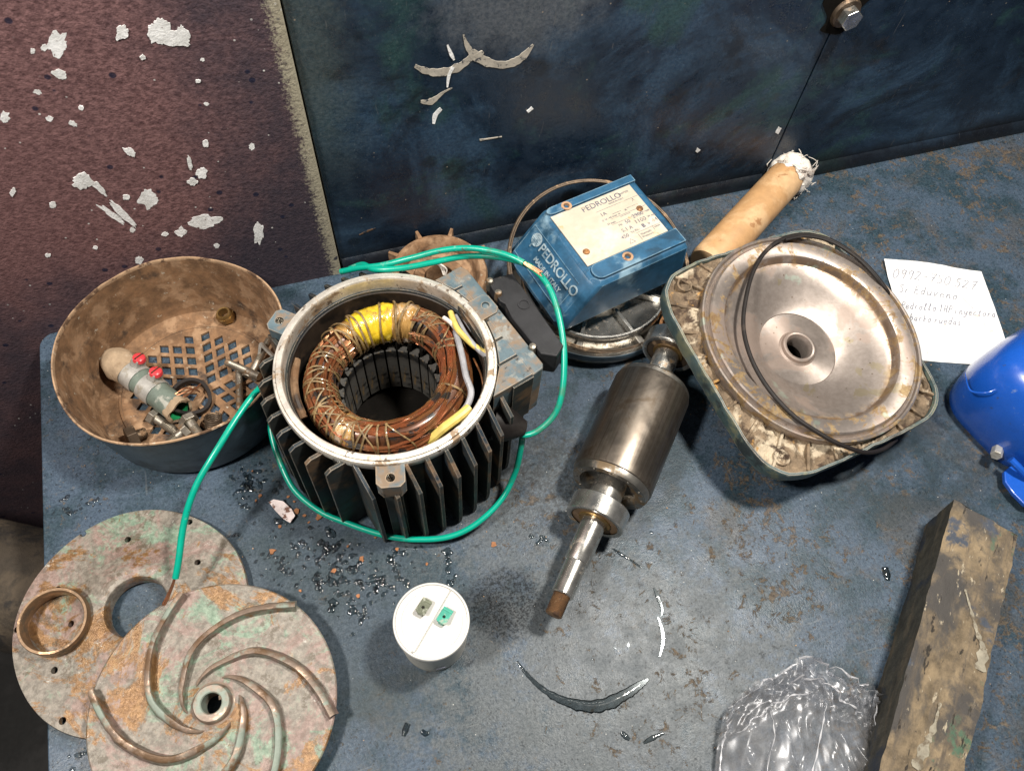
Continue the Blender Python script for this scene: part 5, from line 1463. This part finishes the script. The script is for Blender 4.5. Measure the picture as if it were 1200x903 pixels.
# ================================================================== BRONZE DISC, RING AND IMPELLER
def build_bronze():
    c = Vector((-.1725, .1700, 0))
    t = thing('bronze_cover_disc', 'patinated bronze disc with large centre hole and small drilled holes', 'disc', c)
    S = Matrix.Translation((0, 0, .0)) 
    off = Vector((.0045, .0035, 0))
    def wob(a, r, z):
        k = max(0, 1 - (r - .0185) / .04)
        return (.0004 * math.sin(5 * a) * (1 if r > .06 else 0), 0)
    g = G()
    g.lathe([(.0715, .0040), (.0718, .0060), (.0712, .0074), (.0640, .0080), (.0520, .0082), (.0420, .0096), (.0340, .0128), (.0270, .0148), (.0220, .0150), (.0195, .0138), (.0186, .0120), (.0184, .0030), (.0240, .0030), (.0715, .0030)], 128, closed=True, wob=wob)
    for i, v in enumerate(g.v):
        r = math.hypot(v.x, v.y); k = max(0, min(1, (.06 - r) / .04)); g.v[i] = v + off * k
    disc = g.obj('disc_plate', M['patina'], t)
    cut = G()
    for (px, py, rr) in ((97, 625, .0021), (150, 632, .0021), (222, 611, .0020), (232, 659, .0020), (20, 737, .0020), (86, 732, .0021), (64, 785, .0021), (73, 844, .0022), (68, 690, .0019)):
        q = P(px, py, .008) - c
        cut.lathe([(0, -.01), (rr, -.01), (rr, .03), (0, .03)], 18, Matrix.Translation((q.x, q.y, 0)))
    carve(disc, cut)
    # wear ring
    c2 = P(68, 730, .0082)
    g = G(); Q = zframe((0, 0, 0), (.05, -.06, 1))
    g.lathe([(.0178, .0010), (.0200, .0006), (.0204, .0020), (.0203, .0120), (.0198, .0132), (.0184, .0132), (.0178, .0122)], 64, Q, closed=True)
    o = g.obj('wear_ring', M['bronze_ring']); o.location = (c2.x + .0015, c2.y - .001, .0082)
    tag(o, 'small brown bronze ring lying on the left of the drilled disc', 'ring')
    # impeller
    ci = P(249.5, 824, .0205)
    n = Vector((.035, -.035, 1)).normalized()
    t = thing('impeller', 'patinated bronze impeller with six curved vanes and a bored hub', 'impeller', (ci.x, ci.y, .0195))
    t.matrix_world = zframe(Vector((ci.x, ci.y, .0165)), n, (1, 0, 0))
    RO = .0714
    vs, fs = plate(circle(RO, 128), [circle(.0060, 28)], -.0022, .0010)
    g = G(); g.lathe([(.0060, .0040), (.0060, -.006), (.012, -.006), (.0125, -.0024), (.030, -.0022), (RO - .0008, -.0024), (RO, -.0016), (RO, .0004), (RO - .0008, .0010), (.050, .0010), (.030, .0016), (.018, .0028), (.0125, .0042)], 128); g.obj('back_plate', M['patina2'], t)
    vs, fs = plate(circle(.0108, 40), [circle(.0058, 32)], .0030, .0088)
    vs2 = vs
    g = G(); g.lathe([(.0058, -.006), (.0058, .0085), (.0064, .0092), (.0100, .0092), (.0107, .0084), (.0114, .0046), (.0140, .0034)], 40); hub = g.obj('hub', M['vane_top'], t)
    g = G(); g.box((.0056, .0016, .0065), (.0022, .0024, .0050)); g.obj('key', M['dark_bolt'], hub)
    pr = [(.0142, 190), (.0168, 168), (.0222, 134.4), (.0361, 99.4), (.0493, 70.3), (.0600, 52), (.0708, 38)]
    for k in range(6):
        cen = spline([(r * math.cos(R(a + 60 * k)), r * math.sin(R(a + 60 * k)), 0) for r, a in pr], 8)
        m = len(cen); vs = []; g = G()
        for i, p in enumerate(cen):
            tg_ = (cen[min(i + 1, m - 1)] - cen[max(i - 1, 0)]).normalized(); nn = Vector((-tg_.y, tg_.x, 0))
            f = i / (m - 1)
            w = .0021 * min(1, .18 + f * 2.2) * (1 + .12 * mnoise.noise(Vector((i * .5, k * 3, 1))))
            hh = .0078 * min(1, .25 + f * 4) + .0003 * math.sin(i * .7 + k)
            for q, z in ((-1.7, .0006), (-1.1, .0024), (-.95, hh - .0008), (-.75, hh), (.35, hh - .0004), (.85, hh - .0018), (1.1, .0026), (1.7, .0006)):
                vs.append(p + nn * w * q + Vector((0, 0, z)))
        fs = []; mi = []
        for i in range(m - 1):
            for j in range(7): fs.append((i * 8 + j, (i + 1) * 8 + j, (i + 1) * 8 + j + 1, i * 8 + j + 1)); mi.append(0 if 2 <= j <= 4 else 1)
        fs.append(tuple(range(8))); fs.append(tuple((m - 1) * 8 + j for j in reversed(range(8))))
        g.add(vs, fs); g.mi = mi + [1, 1]; g.obj('vane', [M['vane_top'], M['patina2']], t, smooth=60)
build_bronze()

# ================================================================== CAPACITOR
def build_cap():
    c = P(505.5, 727, .050); c.z = 0
    t = thing('capacitor', 'white round capacitor standing on end with two metal terminals on top', 'capacitor', c)
    g = G(); g.lathe([(0, .0004), (.0195, .0004), (.0208, .0016), (.0212, .010), (.0216, .040), (.0222, .0450)], 64); g.obj('can', M['cap_side'], t)
    g = G(); g.lathe([(.0216, .0445), (.0226, .0450), (.0228, .0460), (.0228, .0500), (.0224, .0506), (.0216, .0507), (.0213, .0503), (.0212, .0495), (.0205, .0494), (.0, .0494)], 96); cap = g.obj('top_cap', M['cap_white'], t)
    a = R(72)
    d = (P(480, 762, .05) - P(522, 690, .05)); an = math.atan2(d.y, d.x)
    Q = Matrix.Rotation(an, 4, 'Z')
    g = G(); g.box((0, 0, .0499), (.0405, .0013, .0030), Q); g.obj('divider_ridge', M['cap_white'], cap)
    for (px, py, mt, tl) in ((496, 711, 'tab_dark', .2), (520.5, 722, 'tab_green', .2)):
        q = P(px, py, .0535) - c
        S = Matrix.Translation((q.x, q.y, .0494)) @ Matrix.Rotation(an + PI / 2 + .1, 4, 'Z')
        vs, fs = plate([(-.0032, -.0048), (.0032, -.0048), (.0032, .0044), (.0024, .0052), (-.0024, .0052), (-.0032, .0044)], [circle(.0010, 12, (0, .001))], .0034, .0042)
        S2 = Matrix.Translation((q.x, q.y, .0494)) @ Matrix.Rotation(an - PI / 2, 4, 'Z')
        g = G(); g.add(vs, fs, S2 @ Matrix.Rotation(R(12), 4, 'X')); tb = g.obj('terminal_tab', M[mt], t, bevel=.0002)
        g = G(); g.box((0, -.0040, .0018), (.0058, .0008, .0042), S2); g.box((0, .0035, .0018), (.0030, .0020, .0042), S2); g.obj('tab_foot', M[mt], tb)
    for r0, a0, a1 in ((.0178, 105, 190), (.0185, -60, -5)):
        g = G(); g.lathe([(r0 - .0003, .0493), (r0, .0497), (r0 + .0003, .0493)], 30, a0=R(a0), a1=R(a1)); g.obj('moulded_arc', M['cap_white'], cap)
    # small mark printed low on the can, facing the camera
    g = G()
    for sx, txt, sz in ((0, 'o', .0040), (0, 'x-y', .0028)): pass
    g.lathe([(.0009, 0), (.0013, 0)], 16, frame(Vector((-.004, -.0219, .022)), (1, .18, 0), z=(-.18, -1, 0)))
    g.box((-.001, -.0221, .0165), (.006, .0003, .0009))
    g.obj('printed_mark', M['plate_ink'], t)
build_cap()

# ================================================================== DEBRIS AND WATER
def build_debris():
    rng = random.Random(21)
    c = P(331, 600, .002)
    t = thing('paint_flake', 'curled pale pink paint flake on the wet bench by the fins', 'flake', (c.x, c.y, .0))
    g = G()
    L = [P(x, y, 0) - Vector((c.x, c.y, 0)) for x, y in ((316, 590), (322, 587), (333, 589), (343, 598), (347, 606), (341, 614), (333, 609), (324, 600))]
    g.prism([(q.x, q.y) for q in L], .0018, .0024)
    for i, v in enumerate(g.v): g.v[i] = v + Vector((0, 0, 9 * (v.x ** 2 + v.y ** 2) + .0006 * math.sin(v.x * 900)))
    g.obj('flake_sheet', M['flake'], t)
    # rust chips
    def chip(px, py, s):
        q = P(px, py, 0); g = G(); k = 9
        pts = [(s * .00052 * rng.uniform(.45, 1.25) * math.cos(2 * PI * j / k), s * .00052 * rng.uniform(.45, 1.25) * math.sin(2 * PI * j / k)) for j in range(k)]
        g.prism(pts, .0003, .0003 + .0010 * rng.uniform(.4, 1), Matrix.Translation((q.x, q.y, 0)) @ Matrix.Rotation(rng.uniform(-.15, .15), 4, 'X'))
        return g, q
    for px, py, s, lb in ((348, 600, 5.0, 'orange rust chip touching the right edge of the pale paint flake'), (319, 646, 5.0, 'rust chip lying farthest left among the drops below the pale flake'), (374, 606, 4.5, 'rust chip tucked beside the front loop of the green cable'),
                          (424, 655, 4.0, 'rust chip in the middle of the thickest cluster of drops'), (579, 638, 4.0, 'lone rust chip on dry bench between motor and rotor tip'), (391, 668, 3.6, 'rust chip on the near side of the drop cluster')):
        g, q = chip(px, py, s)
        o = g.obj('rust_chip', M['rust_chip'], None, origin=Vector((q.x, q.y, 0))); o.location = (q.x, q.y, 0)
        tag(o, lb, 'chip', 'rust chips in front of the motor')
    gc = G()
    for px, py, s in ((305, 581, 2.4), (338, 582, 2.6), (300, 587, 2), (328, 617, 2.6), (352, 692, 2.2), (420, 698, 2.6), (465, 643, 2.6), (500, 661, 2.2), (296, 552, 1.6), (357, 604, 2.4), (362, 612, 2), (345, 588, 1.8), (408, 640, 1.8), (440, 630, 1.6)):
        g, q = chip(px, py, s); gc.add(g.v, g.f)
    o = gc.obj('rust_crumbs', M['rust_chip']); o['kind'] = 'stuff'
    # loose white grit and crumbs
    g = G()
    for _ in range(420):
        x, y = rng.uniform(-.2, .55), rng.uniform(-.05, .40); s = rng.uniform(.0002, .0007)
        if rng.random() > (.3 + .9 * max(0, x)): continue
        g.box((x, y, s * .5), (s * rng.uniform(.6, 1.6), s, s), None)
    o = g.obj('grit', M['rim_tan'], smooth=0); o['kind'] = 'stuff'
    # droplets
    def blob(g, x, y, r, stretch, ang, seed, hk=.26):
        n = 18; vs = []; rows = 5
        for k in range(rows):
            f = k / rows
            rr = math.cos(f * PI / 2); zz = r * hk * math.sin(f * PI / 2)
            for j in range(n):
                a = 2 * PI * j / n
                wob = 1 + (.20 + 130 * r) * mnoise.noise(Vector((math.cos(a) * 1.3 + seed, math.sin(a) * 1.3, seed * .37)))
                u = r * rr * wob * math.cos(a) * stretch; v = r * rr * wob * math.sin(a) / math.sqrt(stretch)
                vs.append((x + u * math.cos(ang) - v * math.sin(ang), y + u * math.sin(ang) + v * math.cos(ang), .00015 + zz))
        vs.append((x, y, .00015 + r * hk))
        fs = [(k * n + j, k * n + (j + 1) % n, (k + 1) * n + (j + 1) % n, (k + 1) * n + j) for k in range(rows - 1) for j in range(n)]
        fs += [((rows - 1) * n + j, (rows - 1) * n + (j + 1) % n, rows * n) for j in range(n)]
        fs.append(tuple(reversed(range(n))))
        g.add(vs, fs)
    g = G()
    zones = [((385, 655), (105, 46), 170), ((430, 690), (60, 30), 44), ((310, 575), (30, 40), 44), ((335, 720), (40, 25), 16), ((290, 560), (20, 25), 16), ((95, 590), (28, 14), 16), ((480, 640), (45, 25), 22), ((395, 720), (40, 50), 20), ((690, 650), (80, 60), 5), ((720, 765), (30, 20), 3), ((90, 885), (18, 12), 8)]
    for (cx, cy), (sx, sy), cnt in zones:
        for i in range(cnt):
            px, py = rng.gauss(cx, sx * .55), rng.gauss(cy, sy * .55)
            q = P(px, py, 0)
            if (q.xy - MC.xy).length < .089 or (q.xy - Vector((-.1246, .1056))).length < .074 or (q.xy - Vector((-.1725, .17))).length < .074 or (q.xy - PANC.xy).length < .075 or q.x < -.22: continue
            r = min(.0034, .0005 + abs(rng.gauss(0, .0010)))
            blob(g, q.x, q.y, r, rng.uniform(1, 1.45), rng.uniform(0, PI), rng.uniform(0, 99))
            if r > .0017:
                an = rng.uniform(0, 2 * PI)
                for m_ in range(rng.randint(1, 3)):
                    an += rng.uniform(-.9, .9)
                    blob(g, q.x + r * 1.15 * (m_ + 1) * math.cos(an), q.y + r * 1.15 * (m_ + 1) * math.sin(an), r * rng.uniform(.5, .9), rng.uniform(1, 1.35), an, rng.uniform(0, 99))
    o = g.obj('water_droplets', M['water'], smooth=60); o['kind'] = 'stuff'
    # curved water streaks left by a round part
    def streak(label, pts, ws, name='water_streak'):
        g = G(); pp = spline([P(x, y, .0004) for x, y in pts], 8); m = len(pp); rs = []
        for i in range(m):
            f = i / (m - 1) * (len(ws) - 1); k = min(int(f), len(ws) - 2); rs.append((ws[k] + (ws[k + 1] - ws[k]) * (f - k)) * .00040 * (1 + .25 * mnoise.noise(Vector((i * .35, pts[0][0], 0)))))
        og = P(pts[0][0], pts[0][1], 0)
        vs = []
        for i, p in enumerate(pp):
            tg_ = (pp[min(i + 1, m - 1)] - pp[max(i - 1, 0)]).normalized(); nn = Vector((-tg_.y, tg_.x, 0))
            for j in range(9):
                a = PI * j / 8
                vs.append(p - og + nn * rs[i] * math.cos(a) * (1 + (.35 * mnoise.noise(Vector((i * .6, 2, pts[0][0]))) if j > 5 else 0)) + Vector((0, 0, min(rs[i] * .5, .0018) * math.sin(a))))
        fs = [(i * 9 + j, (i + 1) * 9 + j, (i + 1) * 9 + j + 1, i * 9 + j + 1) for i in range(m - 1) for j in range(8)] + [(i * 9 + 8, (i + 1) * 9 + 8, (i + 1) * 9, i * 9) for i in range(m - 1)]
        fs += [tuple(range(9)), tuple((m - 1) * 9 + j for j in reversed(range(9)))]
        g.add(vs, fs)
        o = g.obj(name, M['water_streak'], smooth=60); o.location = og
        tag(o, label, 'water', 'curved water streaks on the bench')
    streak('longest curved water streak, thick in the middle, in front of the rotor tip', [(606, 774), (618, 790), (635, 806), (655, 818), (680, 826), (705, 826), (730, 815), (750, 802), (760, 795)], [1.2, 3, 4, 6, 9, 10, 9, 6, 1.5])
    streak('thin upright water streak right of the rotor tip', [(771, 722), (776, 738), (777, 752), (773, 769)], [1.2, 2.8, 3, .8])
    streak('short bright water streak just above the thin upright one', [(766, 688), (771, 698), (776, 712), (775, 721)], [1.5, 4, 3, 1.2])
    streak('short broken water streak beside the front bearing', [(718, 642), (728, 649), (738, 655), (751, 664)], [1, 3, 1.5, 2])
    streak('lone dark drop left of the timber block', [(1037, 664), (1039, 672), (1040, 680)], [5, 7, 4], 'water_drop')
    streak('slanted drop nearest the bag below the long streak', [(754, 870), (765, 864), (778, 858)], [2, 4, 2], 'water_drop')
    streak('small drop below the right end of the long streak', [(728, 857), (733, 862), (738, 866)], [3, 4.5, 2], 'water_drop')
    streak('largest drop in front of the capacitor', [(478, 847), (475, 855), (473, 862)], [4, 5, 3], 'water_drop')
    streak('ragged drop right of the largest one before the capacitor', [(494, 855), (498, 859), (503, 858)], [3, 4, 2], 'water_drop')
build_debris()
